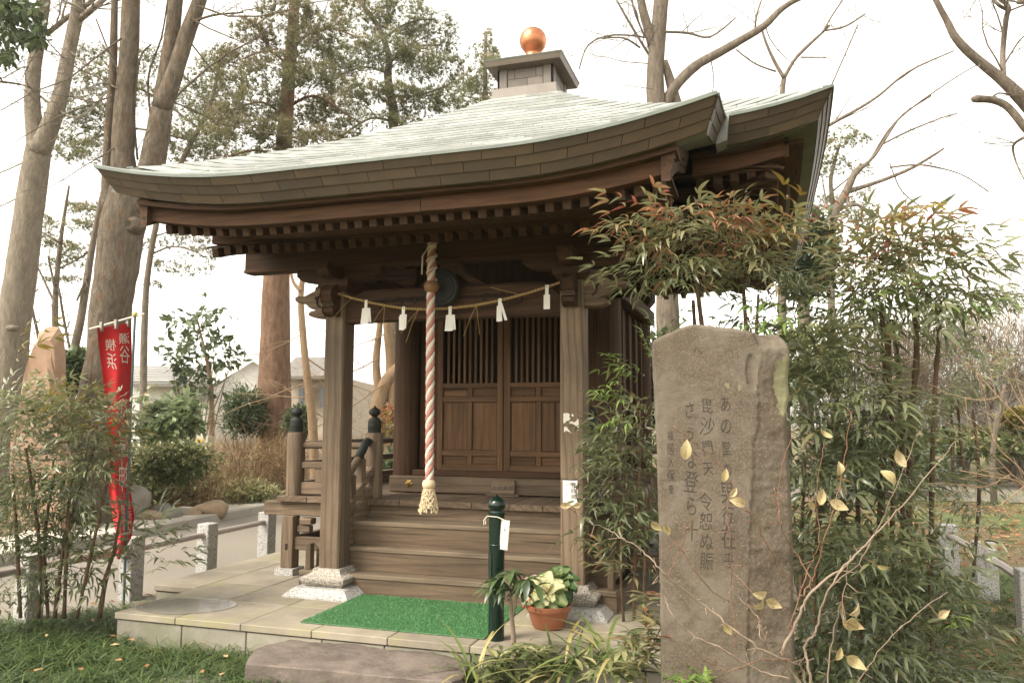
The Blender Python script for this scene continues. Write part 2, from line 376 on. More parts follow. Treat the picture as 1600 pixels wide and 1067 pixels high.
# ---- eave fascias (three courses of copper plates) and green edge
def fascia(k,s0,s1,top,dedge,H=.155,inn=.075,taper0=0.,taper1=0.,plate=.30,nm='fascia_plate',edge=True):
    """along local s at distance dedge; taper: how far the foot of either end is pulled in"""
    def pt(t,f,out=0.):
        sa=s0+taper0*f; sb=s1-taper1*f; s_=sa+(sb-sa)*t
        st=s0+(s1-s0)*t
        return s_,dedge-inn*f+out,top(st)-H*f
    L=s1-s0
    for row in range(3):
        f0,f1=row/3+.004,(row+1)/3
        xs=[0]; x=plate*(.45 if row%2 else .95)*random.uniform(.95,1.05)
        while x<L-.06: xs.append(x/L); x+=plate*random.uniform(.97,1.03)
        xs.append(1)
        for a,b_ in zip(xs[:-1],xs[1:]):
            g=.0018/L; n=max(2,int((b_-a)*L/.12)+1); rings=[]
            for t in np.linspace(a+g,b_-g,n):
                o1=.002+.004*(2-row); o2=.004+.004*(2-row)
                q=[pt(t,f0,o1),pt(t,f1+.03,o2),pt(t,f1+.03,o2-.012),pt(t,f0,o1-.02)]
                rings.append([side(k,*p) for p in q])
            m=M(); m.sweep(rings); m.build(nm,fasc,roof)
    m=M(); rings=[]; rb=[]
    for t in np.linspace(0,1,max(3,int(L/.12))):
        s_,d,z=pt(t,0); rings.append([side(k,s_,d-.05,z+.008),side(k,s_,d-.05,z-.008),side(k,s_,d+.014,z-.010),side(k,s_,d+.014,z+.008)])
        a=pt(t,.03,-.012); b2=pt(t,1.02,-.010); rb.append([side(k,*a),side(k,*b2),side(k,b2[0],b2[1]-.10,b2[2]+.005),side(k,a[0],a[1]-.10,a[2]-.01)])
    m.sweep(rings); m.build('eave_edge_strip',edgeg,roof)
    m=M(); m.sweep(rb); m.build('eave_core',soffc,roof)
kt=lambda x: zfront(x,KD)
fascia(0,-KX-.01,KX+.01,kt,KD+.008,taper0=.105,taper1=.06)
# porch verges (side ends of the porch roof)
def verge(sg):
    Y0,Y1=YC-KD,YC-EA+.12
    top=lambda y: zfront(KX,YC-y)
    k=1 if sg>0 else 3
    # local s for right side = y-YC ; left side = -(y-YC)
    if sg>0: fascia(1,Y0-YC,Y1-YC,lambda s: top(s+YC),KX+.008,taper0=.07,inn=.06,plate=.34,nm='verge_plate')
    else: fascia(3,-(Y1-YC),-(Y0-YC),lambda s: top(-s+YC),KX+.008,taper1=.07,inn=.105,plate=.34,nm='verge_plate')
    # copper soffit under the verge, curved
    m=M(); rings=[]
    for y in np.linspace(Y0+.075,Y1,8):
        z=top(y)-.165; rings.append([(sg*(KX-.05),y,z),(sg*(KX-.05),y,z+.02),(sg*(KX-.24),y,z-.005),(sg*(KX-.24),y,z-.03)])
    m.sweep(rings); m.build('verge_soffit',soffc,roof)
    # curved barge board with grooves
    m=M(); rings=[]
    for y in np.linspace(-1.115,-.16,12):
        t=(y+1.115)/.955; z=top(y)-.175
        h=.235-.06*math.sin(t*math.pi)*1. -.05*t
        xa,xb=sg*1.655,sg*1.725
        rings.append([(xa,y,z),(xb,y,z),(xb,y,z-h*.5),(xb-sg*.012,y,z-h*.52),(xb-sg*.012,y,z-h*.72),(xb-sg*.024,y,z-h*.74),(xb-sg*.024,y,z-h),(xa,y,z-h)])
    m.sweep(rings); m.build('barge_board',WM['brown','y'],hall)
verge(1); verge(-1)
mt=lambda s: prof(EA)+mlift(s,EA)
fascia(0,KX+.0,EA+.01,mt,EA+.008,taper1=.075); fascia(0,-EA-.01,-KX,mt,EA+.008,taper0=.075)
for k in (1,2,3): fascia(k,-EA-.01,EA+.01,mt,EA+.008,taper0=.075,taper1=.075,plate=.45)
# bright flashing where porch verge meets main eave
for sg in (1,-1):
    m=M(); m.hexa([(sg*1.90,-.37,2.93),(sg*1.965,-.37,2.95),(sg*1.965,-.20,2.95),(sg*1.90,-.20,2.93),(sg*1.935,-.37,3.10),(sg*1.985,-.375,3.115),(sg*1.985,-.20,3.12),(sg*1.93,-.20,3.11)])
    m.build('valley_flashing',shing,roof)
# copper soffit band of the main eaves
m=M()
for k in range(4):
    rings=[]
    for s in np.linspace(-1,1,21):
        z=mt(s*EA)-.163; rings.append([side(k,s*2.49,2.49,z),side(k,s*2.49,2.49,z+.02),side(k,s*2.33,2.33,z-.0),side(k,s*2.33,2.33,z-.03)])
    if k==0:
        rings1=[r for r in rings if abs(r[0][0])>1.9]
        m.sweep([r for r in rings1 if r[0][0]<0]); m.sweep([r for r in rings1 if r[0][0]>0])
    else: m.sweep(rings)
m.build('eave_soffit',soffc,roof)
# ---- cupola (dew basin) and jewel
m=M(); m.lathe([(.335,4.395),(.318,4.50),(.30,4.502),(.30,4.48)],c=(0,YC,0),sq=True); m.build('cupola_skirt',cupc,hall)
m=M(); m.lathe([(.27,4.45),(.27,4.74)],c=(0,YC,0),sq=True); cup=m.build('cupola_body',cupc,hall)
for k in range(4):
    for s in (-1,1):
        m=M(); q=[side(k,s*.235-.05,.285,4.5),side(k,s*.235+.05,.285,4.5),side(k,s*.235+.05,.26,4.5),side(k,s*.235-.05,.26,4.5)]
        m.hexa(q+[(a,b_,4.735) for a,b_,c in q],.004); m.build('corner_strip',cupc,cup)
    for z0,xs in ((4.503,[-.18,.02,.18]),(4.60,[-.18,-.11,.11,.18])):
        for a,b_ in zip(xs[:-1],xs[1:]):
            q=[side(k,a+.002,.276,z0),side(k,b_-.002,.276,z0),side(k,b_-.002,.262,z0),side(k,a+.002,.262,z0)]
            m=M(); m.hexa(q+[(p[0],p[1],z0+.095) for p in q],.002); m.build('wall_plate',cupc,cup)
m=M(); m.lathe([(.27,4.70),(.375,4.712),(.392,4.765),(.385,4.768),(.20,4.80),(.1,4.84)],c=(0,YC,0),sq=True); cr=m.build('cupola_roof',cupc,hall)
m=M(); m.lathe([(.395,4.764),(.398,4.775),(.36,4.782),(.2,4.83),(.16,4.835)],c=(0,YC,0),sq=True); m.build('roof_cap',edgeg,cr)
m=M(); m.lathe([(.225,4.81),(.225,4.845),(.19,4.86),(.10,4.872)],c=(0,YC,0),sq=True)
m.lathe([(.15,4.862),(.13,4.895),(.085,4.92),(.068,4.95),(.072,4.975),(.100,5.01),(.126,5.05),(.138,5.10),(.136,5.13),(.124,5.17),(.10,5.205),(.06,5.232),(.02,5.242),(.002,5.243)],28,(0,YC,0))
m.build('roof_jewel',goldc,hall,auto=40)
# ---- porch eave timbers
def strip(name,mat,y0,y1,zb,h,x0,x1,zl,f=1.,parent=None):
    m=M(); rings=[]
    for x in np.linspace(x0,x1,max(2,int(abs(x1-x0)/.15))):
        l=f*klift(x); rings.append([(x,y0,zb+l),(x,y1,zb+l),(x,y1,zb+h+l),(x,y0,zb+h+l)])
    m.sweep(rings); return m.build(name,mat,parent or hall)
strip('eave_board',WM['brown','x'],-1.14,-.95,2.548,.03,-1.72,1.74,0)
strip('eave_beam',WM['red','x'],-1.07,-.97,2.462,.104,-1.66,.262,0)
strip('eave_beam',WM['red','x'],-1.07,-.97,2.462,.104,.266,1.68,0)
strip('flying_rafter_beam',WM['red','x'],-.52,-.43,2.474,.078,-1.62,1.64,0,.5)
strip('eave_ceiling',WM['brown','y'],-1.0,-.45,2.50,.02,-1.66,1.68,0,1.)
def ceil(k,s0,s1,da,za,db,zb):  # board ceiling plane strip
    m=M(); m.hexa([side(k,s0,da,za),side(k,s1,da,za),side(k,s1,db,zb),side(k,s0,db,zb),side(k,s0,da,za+.015),side(k,s1,da,za+.015),side(k,s1,db,zb+.015),side(k,s0,db,zb+.015)])
    m.build('eave_ceiling',WM['brown','x' if k%2==0 else 'y'],hall)
m=M()
m.hexa([(-1.68,-.5,2.484),(1.68,-.5,2.484),(1.68,1.25,3.01),(-1.68,1.25,3.01),(-1.68,-.5,2.50),(1.68,-.5,2.50),(1.68,1.25,3.026),(-1.68,1.25,3.026)]); m.build('eave_ceiling',WM['brown','x'],hall)
fr=M(); fr.bar((0,-1.0,2.443),(0,-.35,2.625),.052,.064,c=.004); fr0=None
br=M(); br.bar((0,-.53,2.440),(0,1.2,2.955),.056,.066,c=.004); br0=None
for i in range(-16,17):
    x=i*.1+.02
    l=klift(x)
    if fr0 is None: fr0=fr.build('flying_rafter',WM['brown','y'],hall,loc=(x,-.7,2.53)); fr0.data.transform(Matrix.Translation((x,0,0))); fr0.location.z+=l*.8
    else: inst(fr0,(x,-.7,2.53+l*.8))
    if br0 is None: br0=br.build('rafter',WM['brown','y'],hall,loc=(x,.3,2.65)); br0.data.transform(Matrix.Translation((x,0,0)))
    else: inst(br0,(x,.3,2.65+l*.2))
# ---- main eave timbers: right, left, back, and front corners
def mring(k,s0,s1,d0,d1,zb,h,name,mat,lf=1.):
    m=M(); rings=[]
    for s in np.linspace(s0,s1,max(2,int(abs(s1-s0)/.2)+1)):
        l=lf*mlift(s,max(d1,abs(s))); rings.append([side(k,s,d1,zb+l),side(k,s,d0,zb+l),side(k,s,d0,zb+h+l),side(k,s,d1,zb+h+l)])
    m.sweep(rings); m.build(name,mat,hall)
for k in range(4):
    ax='x' if k%2==0 else 'y'
    segs=[(-2.3,2.3)] if k else [(-2.3,-1.74),(1.74,2.3)]
    for s0,s1 in segs:
        mring(k,s0,s1,2.22,2.42,2.895,.03,'eave_board',WM['brown',ax])
        mring(k,s0,s1,2.24,2.33,2.80,.10,'eave_beam',WM['red',ax])
        mring(k,s0*.87,s1*.87 if k or s1>0 else s1,1.90,1.98,2.76,.075,'flying_rafter_beam',WM['brown',ax],.5)
    if k: ceil(k,-2.0,2.0,1.95,2.84,.95,3.16); ceil(k,-2.3,2.3,2.28,2.835,1.9,2.875)
    else:
        for q in ((1.6,2.3),(-2.3,-1.6)): ceil(0,*q,2.28,2.835,1.0,3.12)
fm=None
for k in range(4):
    rz=k*math.pi/2
    for i in range(-21,22):
        s=i*.105
        if k==0 and abs(s)<1.72: continue
        if k==2 and i%2: continue
        a0=max(1.55,abs(s)-.05)
        l=mlift(s,2.25)
        if fm is None:
            m=M(); m.bar((0,YC-2.27,2.765),(0,YC-1.72,2.845),.056,.066,c=.004); fm=m.build('eave_flying_rafter',WM['brown','y'],hall,loc=(0,YC-2.0,2.8)); 
            fm.data.transform(Matrix.Translation((0,0,0))); o=fm
        else: o=inst(fm,(0,0,0))
        p=side(k,s,2.0,2.8+l); o.location=Vector(p)-base_of(hall); o.rotation_euler=(0,0,[0,math.pi/2,math.pi,-math.pi/2][k])
        if abs(s)<1.9 and k in (1,3):
            if 'bm' not in globals():
                m=M(); m.bar((0,YC-1.96,2.735),(0,YC-.92,3.06),.056,.068,c=.004); globals()['bm']=m.build('eave_rafter',WM['brown','y'],hall,loc=(0,YC-1.5,2.85)); o=bm
            else: o=inst(bm,(0,0,0))
            o.location=Vector(side(k,s,1.5,2.85))-base_of(hall); o.rotation_euler=(0,0,math.pi/2 if k==1 else -math.pi/2)
for sx,sy in ((1,-1),(-1,-1),(1,1),(-1,1)):
    m=M(); m.bar((sx*.95,YC+sy*.95,3.00),(sx*2.235,YC+sy*2.235,2.86),.115,.15,c=.008); m.build('hip_rafter',WM['brown','x'],hall)
# ---- hall body
pil=None
for x,y in ((-.915,1.295),(.915,1.295),(-.915,3.125),(.915,3.125)):
    if pil is None:
        m=M(); m.lathe([(.112,.62),(.112,2.45)],32,(x,y,0)); pil=m.build('pillar',WM['brown','z'],hall,auto=40,loc=(x,y,1))
    else: inst(pil,(x,y,1))
m=M(); m.box(-.93,.93,1.30,1.37,2.16,3.05); m.box(-.93,.93,3.05,3.13,.62,3.05); m.box(-.96,-.90,1.35,3.08,.62,3.05); m.box(.86,.93,1.35,3.08,.62,3.05)
wall=m.build('wall',WM['brown','z'],hall)
m=M(); m.box(-.80,-.62,1.335,1.36,.83,2.2); m.build('jamb_board',WM['red','z'],hall); m=M(); m.box(.62,.80,1.335,1.36,.83,2.2); m.build('jamb_board',WM['red','z'],hall)
for y in (1.42,1.78,2.15,2.52,2.89): 
    m=M(); m.box(.93,.965,y-.02,y+.02,.75,2.26,.004); m.build('wall_batten',WM['brown','z'],wall)
m=M(); m.box(-1.16,1.16,1.17,1.255,2.27,2.41,.006); m.build('tie_beam',WM['brown','x'],hall)
for sg in (1,-1):
    m=M(); m.box(min(sg*.965,sg*1.055),max(sg*.965,sg*1.055),1.17,3.28,2.27,2.41,.006); m.build('tie_beam',WM['brown','y'],hall)
    m=M(); m.box(min(sg*.965,sg*1.03),max(sg*.965,sg*1.03),1.2,3.25,.64,.76,.006); m.build('wall_sill',WM['brown','y'],hall)
    m=M(); m.box(sg*.915-.08,sg*.915+.08,.95,3.5,2.86,2.98,.006); m.build('wall_plate_beam',WM['brown','y'],hall)
    for y in (1.295,3.125):
        m=M(); m.lathe([(.10,2.45),(.15,2.52),(.15,2.6)],c=(sg*.915,y,0),sq=True); m.box(sg*.915-.3,sg*.915+.3,y-.06,y+.06,2.6,2.72,.01); m.box(sg*.915-.06,sg*.915+.06,y-.3,y+.3,2.60,2.72,.01)
        for q in (-.25,0,.25): m.box(sg*.915+q-.06,sg*.915+q+.06,y-.065,y+.065,2.72,2.86,.008)
        m.build('bracket',WM['brown','x'],hall)
m=M(); m.box(-1.2,1.2,1.2,1.38,2.86,2.98,.006); m.build('wall_plate_beam',WM['brown','x'],hall)
# doors
for sg in (-1,1):
    x0,x1=(-.613,-.004) if sg<0 else (.004,.613)
    yf,yb=1.285,1.322
    st=.048; mw=.045; zb,zt=.822,2.19
    m=M(); m.box(x0,x1,yb-.012,yb-.004,zb,1.58); dr=m.build('lattice_door',WM['door','z'],hall)
    for a,b_ in ((x0,x0+st),(x1-(.05 if sg<0 else st),x1)) if sg<0 else ((x0,x0+.06),(x1-st,x1)):
        m=M(); m.box(a,b_,yf,yb,zb,zt,.004); m.build('stile',WM['door','z'],dr)
    xa,xb=(x0+st,x1-.05) if sg<0 else (x0+.06,x1-st)
    for z0,z1 in ((zb,.872),(.949,.993),(1.415,1.46),(1.538,1.579),(2.15,2.19)):
        m=M(); m.box(xa,xb,yf+.003,yb,z0,z1,.003); m.build('rail',WM['door','x'],dr)
    xm=(xa+xb)/2
    for z0,z1 in ((.872,.949),(.993,1.415),(1.46,1.538)):
        m=M(); m.box(xm-.022,xm+.022,yf+.004,yb,z0,z1,.003); m.build('mullion',WM['door','z'],dr)
        for a,b_ in ((xa,xm-.022),(xm+.022,xb)):
            m=M(); m.box(a+.006,b_-.006,yf+.018,yb-.006,z0+.006,z1-.006,.004); m.build('door_panel',WM['door','x' if z1-z0<.2 else 'z'],dr)
    bars=None; n=10
    for i in range(1,n):
        x=xa+(xb-xa)*i/n
        if bars is None:
            m=M(); m.box(x-.0105,x+.0105,yf+.006,yf+.028,1.579,2.15,.002); bars=m.build('lattice_bar',WM['door','z'],dr,loc=(x,yf,1.8))
        else: inst(bars,(x,yf,1.8))
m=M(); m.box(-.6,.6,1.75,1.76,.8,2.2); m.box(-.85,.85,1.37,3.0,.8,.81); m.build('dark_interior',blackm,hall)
m=M(); m.lathe([(.008,0),(.012,.008),(.004,.012)],10); 
m=M(); m.box(-.81,.81,1.20,1.30,.775,.825,.005); m.build('threshold',WM['brown','x'],hall)
m=M(); m.box(-.99,.99,1.12,1.21,.64,.775,.006); sill=m.build('door_sill_beam',WM['grey','x'],hall)
for x in (-.80,.80):
    m=M()
    for a in range(6):
        an=a*math.pi/3; m.lathe([(.0,0),(.016,.0),(.014,.006),(.004,.01)],8,(0,0,0)) if False else None
    rings=[]
    for (r,d) in ((.0,0),(.03,0),(.03,-.004),(.016,-.008),(.012,-.014),(.001,-.016)):
        rings.append([(x+(r*(1+.22*math.cos(6*q)) if r>.02 else r)*math.cos(q),1.12+d,.712+(r*(1+.22*math.cos(6*q)) if r>.02 else r)*math.sin(q)) for q in np.linspace(0,2*math.pi,24,endpoint=False)])
    m.sweep(rings); m.build('nail_cover',brass,sill,smooth=False)
# ---- veranda
vb=[]
def dboard(x0,x1,y0,y1,z0=.585,z1=.632,ax='y'):
    m=M(); m.box(x0+.0015,x1-.0015,y0,y1,z0+random.uniform(-.002,.002),z1+random.uniform(-.0015,.0015),.004); m.build('deck_board',WM['grey',ax],hall)
xs=[-1.71]
while xs[-1]<1.45: xs.append(xs[-1]+random.choice((.26,.30,.33,.285)))
xs.append(1.71)
for a,b_ in zip(xs[:-1],xs[1:]): dboard(a,b_,.512,1.20)
for sg in (-1,1):
    y=1.205
    while y<3.8:
        s=random.uniform(.26,.33); dboard(*(sorted((sg*1.71,sg*1.0))),y,min(y+s,3.9),ax='x'); y+=s+.003
m=M(); m.box(-1.86,1.86,.56,.665,.472,.583,.005); m.build('veranda_beam',WM['grey','x'],hall)
for sg in (-1,1):
    m=M(); m.box(sg*1.6-.05,sg*1.6+.05,.68,4.05,.472,.583,.005); m.build('veranda_beam',WM['grey','y'],hall)
m=M(); m.box(-.92,.92,.70,.72,.32,.583); m.build('kick_board',WM['dark','x'],hall)
for x in (-.80,-.12,.56):
    m=M(); m.box(x-.05,x+.05,.575,.65,.492-.17,.472,.004); m.build('short_post',WM['grey','z'],hall)
m=M(); m.box(-.99,.99,1.22,1.35,0,.62); m.build('floor_skirt_board',WM['dark','x'],hall)
for sg in (-1,1):
    m=M(); m.box(sg*.95-.03,sg*.95+.03,1.35,3.2,0,.62); m.build('floor_skirt_board',WM['dark','y'],hall)
vp=None
for sg in (-1,1):
    for y in (.52,1.9,3.4):
        x=sg*1.606
        m=M(); m.box(x-.054,x+.054,y,y+.108,.055,.472 if y<.6 else .472,.005); p=m.build('veranda_post',WM['grey','z'],hall)
        m=M(); m.box(x-.012,x+.012,y-.002,y+.03,.20,.25,.0); m.build('wedge_hole',WM['dark','z'],p)
        m=M(); m.lathe([(.085,-.02),(.085,.055)],c=(x,y+.054,0),sq=True); m.build('post_base_stone',granite,p)
    a,b_=sorted((sg*1.20,sg*1.548))
    m=M(); m.box(a,b_,.545,.60,.20,.305,.004); m.build('tie_rail',WM['grey','x'],hall)
    m=M(); m.box(*sorted((sg*1.42,sg*1.54)),.56,.62,.30+.04,.365+.03,.006); m.build('bracket_arm',WM['grey','x'],hall)
    m=M(); m.box(*sorted((sg*1.40,sg*1.51)),.545,.63,.405,.455,.006); m.build('bracket_block',WM['grey','x'],hall)
    m=M(); m.box(sg*1.606-.03,sg*1.606+.03,.63,3.4,.22,.30,.004); m.build('tie_rail',WM['grey','y'],hall)
# ---- steps
for y0,z0,z1,xw in ((.063,0,.145,1.19),(.178,.145,.318,1.12),(.293,.318,.492,1.12)):
    m=M(); m.box(-xw,xw,y0,y0+.04,z0,z1-.034,.003); m.build('riser',WM['step','x'],hall)
    m=M(); m.box(-xw,xw,y0-.008,y0+.24 if z0<.3 else .60,z1-.034,z1,.005); m.build('tread',WM['worn','x'],hall)
    for sg in (-1,1):
        m=M(); m.box(*sorted((sg*(xw-.04),sg*xw)),y0+.042,.9,z0,z1-.034,.003); m.build('step_end_board',WM['grey','y'],hall)
for sg in (-1,1):
    m=M(); m.box(*sorted((sg*1.122,sg*1.165)),.10,.16,.145,.335,.004); m.build('step_end_post',WM['grey','z'],hall)
# ---- railing
def newel(x,y):
    m=M(); m.lathe([(.074,.632),(.074,1.135),(.069,1.15),(.05,1.152)],24,(x,y,0)); n_=m.build('newel_post',WM['grey','z'],hall,auto=40)
    m=M(); m.lathe([(.052,1.148),(.054,1.20),(.056,1.203),(.055,1.21),(.052,1.24),(.053,1.244),(.048,1.262),(.026,1.275),(.022,1.284),(.028,1.292),(.045,1.305),(.048,1.322),(.040,1.34),(.022,1.352),(.008,1.362),(.004,1.375),(.001,1.376)],24,(x,y,0)); m.build('finial',bronze,n_,auto=45)
NY=.665
for x in (-1.606,-.905,.905,1.606): newel(x,NY if abs(x)<1 else .62)
for sg in (-1,1):
    a,b_=sg*1.606,sg*.905
    def rail(p,q,kind,w_=.05,h_=.06):
        m=M()
        if kind=='round': m.tube([p,q],.030,14)
        else: m.bar(p,q,w_,h_,c=.005)
        m.build('railing_bar',WM['grey','x' if abs(p[0]-q[0])>.1 else 'y'],hall,auto=40 if kind=='round' else None)
    rail((a,.635,1.046),(b_,.65,1.046),'round'); rail((a,.635,.882),(b_,.65,.882),'sq',.075,.055); rail((a,.635,.69),(b_,.65,.69),'sq',.075,.105)
    rail((sg*1.606,.64,1.046),(sg*1.606,3.8,1.046),'round'); rail((sg*1.606,.64,.882),(sg*1.606,3.8,.882),'sq',.075,.055); rail((sg*1.606,.64,.69),(sg*1.606,3.8,.69),'sq',.075,.105)
    for x in (sg*1.38,sg*1.13):
        m=M(); m.box(x-.035,x+.035,.61,.68,.742,.855,.004); m.build('railing_block',WM['grey','z'],hall)
    for y in (1.3,2.0,2.7,3.4):
        m=M(); m.box(sg*1.606-.035,sg*1.606+.035,y-.035,y+.035,.742,.855,.004); m.build('railing_block',WM['grey','z'],hall)
    # sloping stair rail
    x=sg*.905
    pts=[(x,.60,1.075),(x,.55,1.085),(x,.50,1.055),(x,.46,1.0),(x,.29,.86),(x,.17,.76)]
    m=M(); m.tube(pts,.030,12); m.build('stair_handrail',WM['grey','y'],hall,auto=40)
    m=M(); m.tube([(x,.56,1.085),(x,.51,1.064),(x,.47,1.016),(x,.40,.955)],.034,14); m.build('rail_sleeve',bronze,hall,auto=40)
    m=M(); m.bar((x,.60,.865),(x,.165,.53),.07,.06,c=.005); m.build('stair_rail',WM['grey','y'],hall)
    m=M(); m.bar((x,.60,.665),(x,.10,.275),.07,.16,c=.006); m.build('stair_stringer',WM['grey','y'],hall)
    for y,z0,z1 in ((.45,.62,.95),(.30,.50,.83)):
        m=M(); m.box(x-.03,x+.03,y-.03,y+.03,z0,z1,.004); m.build('railing_block',WM['grey','z'],hall)
# ---- porch posts and stone bases
for sg in (-1,1):
    x=sg*.909; h=.082; yc=.082
    m=M(); c=.010
    def oct_(z): return [(x-h+c,yc-h,z),(x+h-c,yc-h,z),(x+h,yc-h+c,z),(x+h,yc+h-c,z),(x+h-c,yc+h,z),(x-h+c,yc+h,z),(x-h,yc+h-c,z),(x-h,yc-h+c,z)]
    m.sweep([oct_(.183),oct_(2.21)]); pp=m.build('porch_post',WM['grey','z'],hall)
    m=M(); m.lathe([(.262,-.02),(.262,.012),(.205,.062),(.15,.064)],c=(x,yc,0),sq=True); m.build('base_pad',granite,pp)
    m=M(); m.lathe([(.12,.062),(.145,.066),(.168,.090),(.177,.112),(.178,.128),(.165,.134),(.135,.142),(.116,.158),(.106,.184),(.08,.1845)],c=(x,yc,0),sq=True); m.build('base_stone',granite_brown,pp)
    # capital block, bracket arms
    m=M(); m.lathe([(.088,2.21),(.125,2.25),(.125,2.30)],c=(x,yc,0),sq=True); m.build('capital_block',WM['brown','x'],pp)
    pr=[(-.36,2.405),(-.36,2.35),(-.31,2.312),(-.24,2.30),(.24,2.30),(.31,2.312),(.36,2.35),(.36,2.405)]
    m=M(); m.prism(pr,lambda p,q,t:(x+p,t,q),.030,.134,.006); m.build('bracket_arm',WM['brown','x'],pp)
    m=M(); m.prism([(a*.8,b_) for a,b_ in pr],lambda p,q,t:(t,yc+p,q),x-.05,x+.05,.006); m.build('bracket_arm',WM['brown','y'],pp)
    # carved beast nose outward (outline of trunk, brow, jaw)
    ns=[(.07,2.03),(.13,2.022),(.20,2.028),(.245,2.045),(.25,2.065),(.225,2.082),(.19,2.085),(.235,2.10),(.265,2.125),(.30,2.148),(.345,2.15),(.37,2.165),(.372,2.19),(.345,2.20),(.30,2.195),(.27,2.205),(.225,2.225),(.20,2.235),(.195,2.262),(.17,2.272),(.07,2.275)]
    if sg<0: ns2=[(-a,b_) for a,b_ in ns][::-1]
    else: ns2=ns
    m=M(); m.prism(ns2,lambda p,q,t:(x+p,t,q),.025,.139,.012); m.build('carved_nose',WM['grey','x'],pp)
    m=M()
    for ex in (.175,): 
        for yy in (.022,.142): m.lathe([(.0,0),(.018,0),(.012,.01),(.004,.012)],10,(0,0,0)) if False else m.tube([(x+sg*ex,yy,2.175),(x+sg*ex,yy-.004 if yy<.1 else yy+.004,2.175)],.015,10)
    m.tube([(x+sg*(.12+.05*math.cos(a)),.022,2.15+.05*math.sin(a)) for a in np.linspace(-1.2,2.6,14)],.007,6); m.build('carved_line',WM['dark','x'],pp)
    # front nose
    m=M(); fn_=[(.0,2.03),(-.06,2.03),(-.10,2.05),(-.105,2.075),(-.085,2.085),(-.085,2.10),(-.12,2.13),(-.14,2.17),(-.13,2.205),(-.09,2.235),(-.03,2.255),(0,2.26)]
    m.prism(fn_,lambda p,q,t:(t,p,q),x-.045,x+.045,.010); m.build('carved_nose',WM['brown','y'],pp)
    m=M(); m.box(x-.047,x+.047,-.112,-.10,2.094,2.10); m.box(x-.047,x+.047,-.115,-.10,2.11,2.115); m.build('carved_line',WM['grey','x'],pp)
    # curved link beam back to the hall
    m=M(); rings=[]
    for t in np.linspace(0,1,8):
        y=.16+t*1.03; z=2.02+.12*math.sin(t*math.pi)+.22*t
        rings.append([(x-.05,y,z),(x+.05,y,z),(x+.05,y,z+.17),(x-.05,y,z+.17)])
    m.sweep(rings); m.build('link_beam',WM['brown','y'],hall)
# rainbow beam
m=M(); rings=[]
for x in np.linspace(-.83,.83,24):
    a=abs(x)/.83; zb=1.982-.012*a**6; zt=2.222-.10*max(0,(a-.80)/.2)**2
    rings.append([(x,.034,zb+.01),(x,.044,zb),(x,.120,zb),(x,.130,zb+.01),(x,.130,zt-.02),(x,.115,zt),(x,.05,zt),(x,.034,zt-.02)])
m.sweep(rings); rb=m.build('rainbow_beam',WM['brown','x'],hall)
for sg in (-1,1):
    for (cx_,cz_,r0,t0,t1) in ((.40,2.115,.045,0,4.6),(.28,2.12,.035,.6,5.2),(.52,2.10,.03,-1,3.6)):
        m=M(); m.tube([(sg*(cx_+r0*(1-.12*a)*math.cos(a)),.033,cz_+r0*(1-.12*a)*math.sin(a)) for a in np.linspace(t0,t1,18)],.0065,6); m.build('carved_swirl',WM['dark','x'],rb)
# frog-leg strut between beam and purlin, with mask
m=M(); kp=[(-.26,2.225),(-.14,2.235),(-.06,2.30),(0,2.285),(.06,2.30),(.14,2.235),(.26,2.225),(.2,2.27),(.11,2.32),(.07,2.40),(-.07,2.40),(-.11,2.32),(-.2,2.27)]
m.prism(kp,lambda p,q,t:(p,t,q),.05,.11,.008); m.build('frog_leg_strut',WM['brown','x'],hall)
m=M(); m.box(-1.74,1.75,.022,.142,2.398,2.562,.008); m.build('porch_purlin',WM['brown','x'],hall)
m=M(); m.box(-1.74,1.75,.012,.022,2.400,2.425,.004); m.build('purlin_lip',WM['red','x'],hall)
# ================================================================ GROUND AND SURROUNDINGS
def groundmat():
    m,t,b=newmat('ground_cover'); v,rnd,raw=coords(t,0)
    n=noise_(t,raw,.55,6,.65); n2=noise_(t,raw,22,5,.7); n3=noise_(t,raw,6,4,.6)
    lit=ramp(t,n2,[(.3,(.05,.03,.018)),(.5,(.15,.095,.05)),(.62,(.25,.16,.085)),(.75,(.11,.06,.03))])
    gr=ramp(t,n2,[(.3,(.035,.05,.015)),(.6,(.11,.14,.04)),(.8,(.16,.16,.06))])
    c=mixc(t,ramp(t,math_(t,'ADD',math_(t,'MULTIPLY',n,.75),math_(t,'MULTIPLY',n3,.25)),[(.44,(0,0,0)),(.56,(1,1,1))]),lit,gr)
    t.links.new(c,b.inputs['Base Color']); b.inputs['Roughness'].default_value=.95; bump(t,b,n2,.6,.03); return m
def asphalt():
    m,t,b=newmat('asphalt'); v,rnd,raw=coords(t,0); n=noise_(t,raw,160,3,.7); n2=noise_(t,raw,1.2,5,.6)
    c=ramp(t,n,[(.3,(.12,.103,.082)),(.7,(.29,.255,.21))]); c=mixc(t,math_(t,'MULTIPLY',n2,.35),c,(.24,.215,.18))
    t.links.new(c,b.inputs['Base Color']); b.inputs['Roughness'].default_value=.9; bump(t,b,n,.4,.004); return m
gm=groundmat(); am=asphalt()
m=M(); n=24
gx=np.concatenate([[-300,-120,-60],np.linspace(-30,30,25),[60,120,300]]); 
for i in range(len(gx)-1):
    for j in range(len(gx)-1):
        pass
NX=len(gx); vs=[(x,y,-.2+(.02*mnoise.noise((x*.4,y*.4,0)) if abs(x)<30 and abs(y)<30 and not(-6.5<x<3 and -2<y<6) else 0)-(.0)) for y in gx for x in gx]
m.add(vs,[(j*NX+i,j*NX+i+1,(j+1)*NX+i+1,(j+1)*NX+i) for j in range(NX-1) for i in range(NX-1)])
m.build('ground',gm,None,kind='structure',smooth=True)
g=lambda u,v,z=-.2: WG(u,v,z)
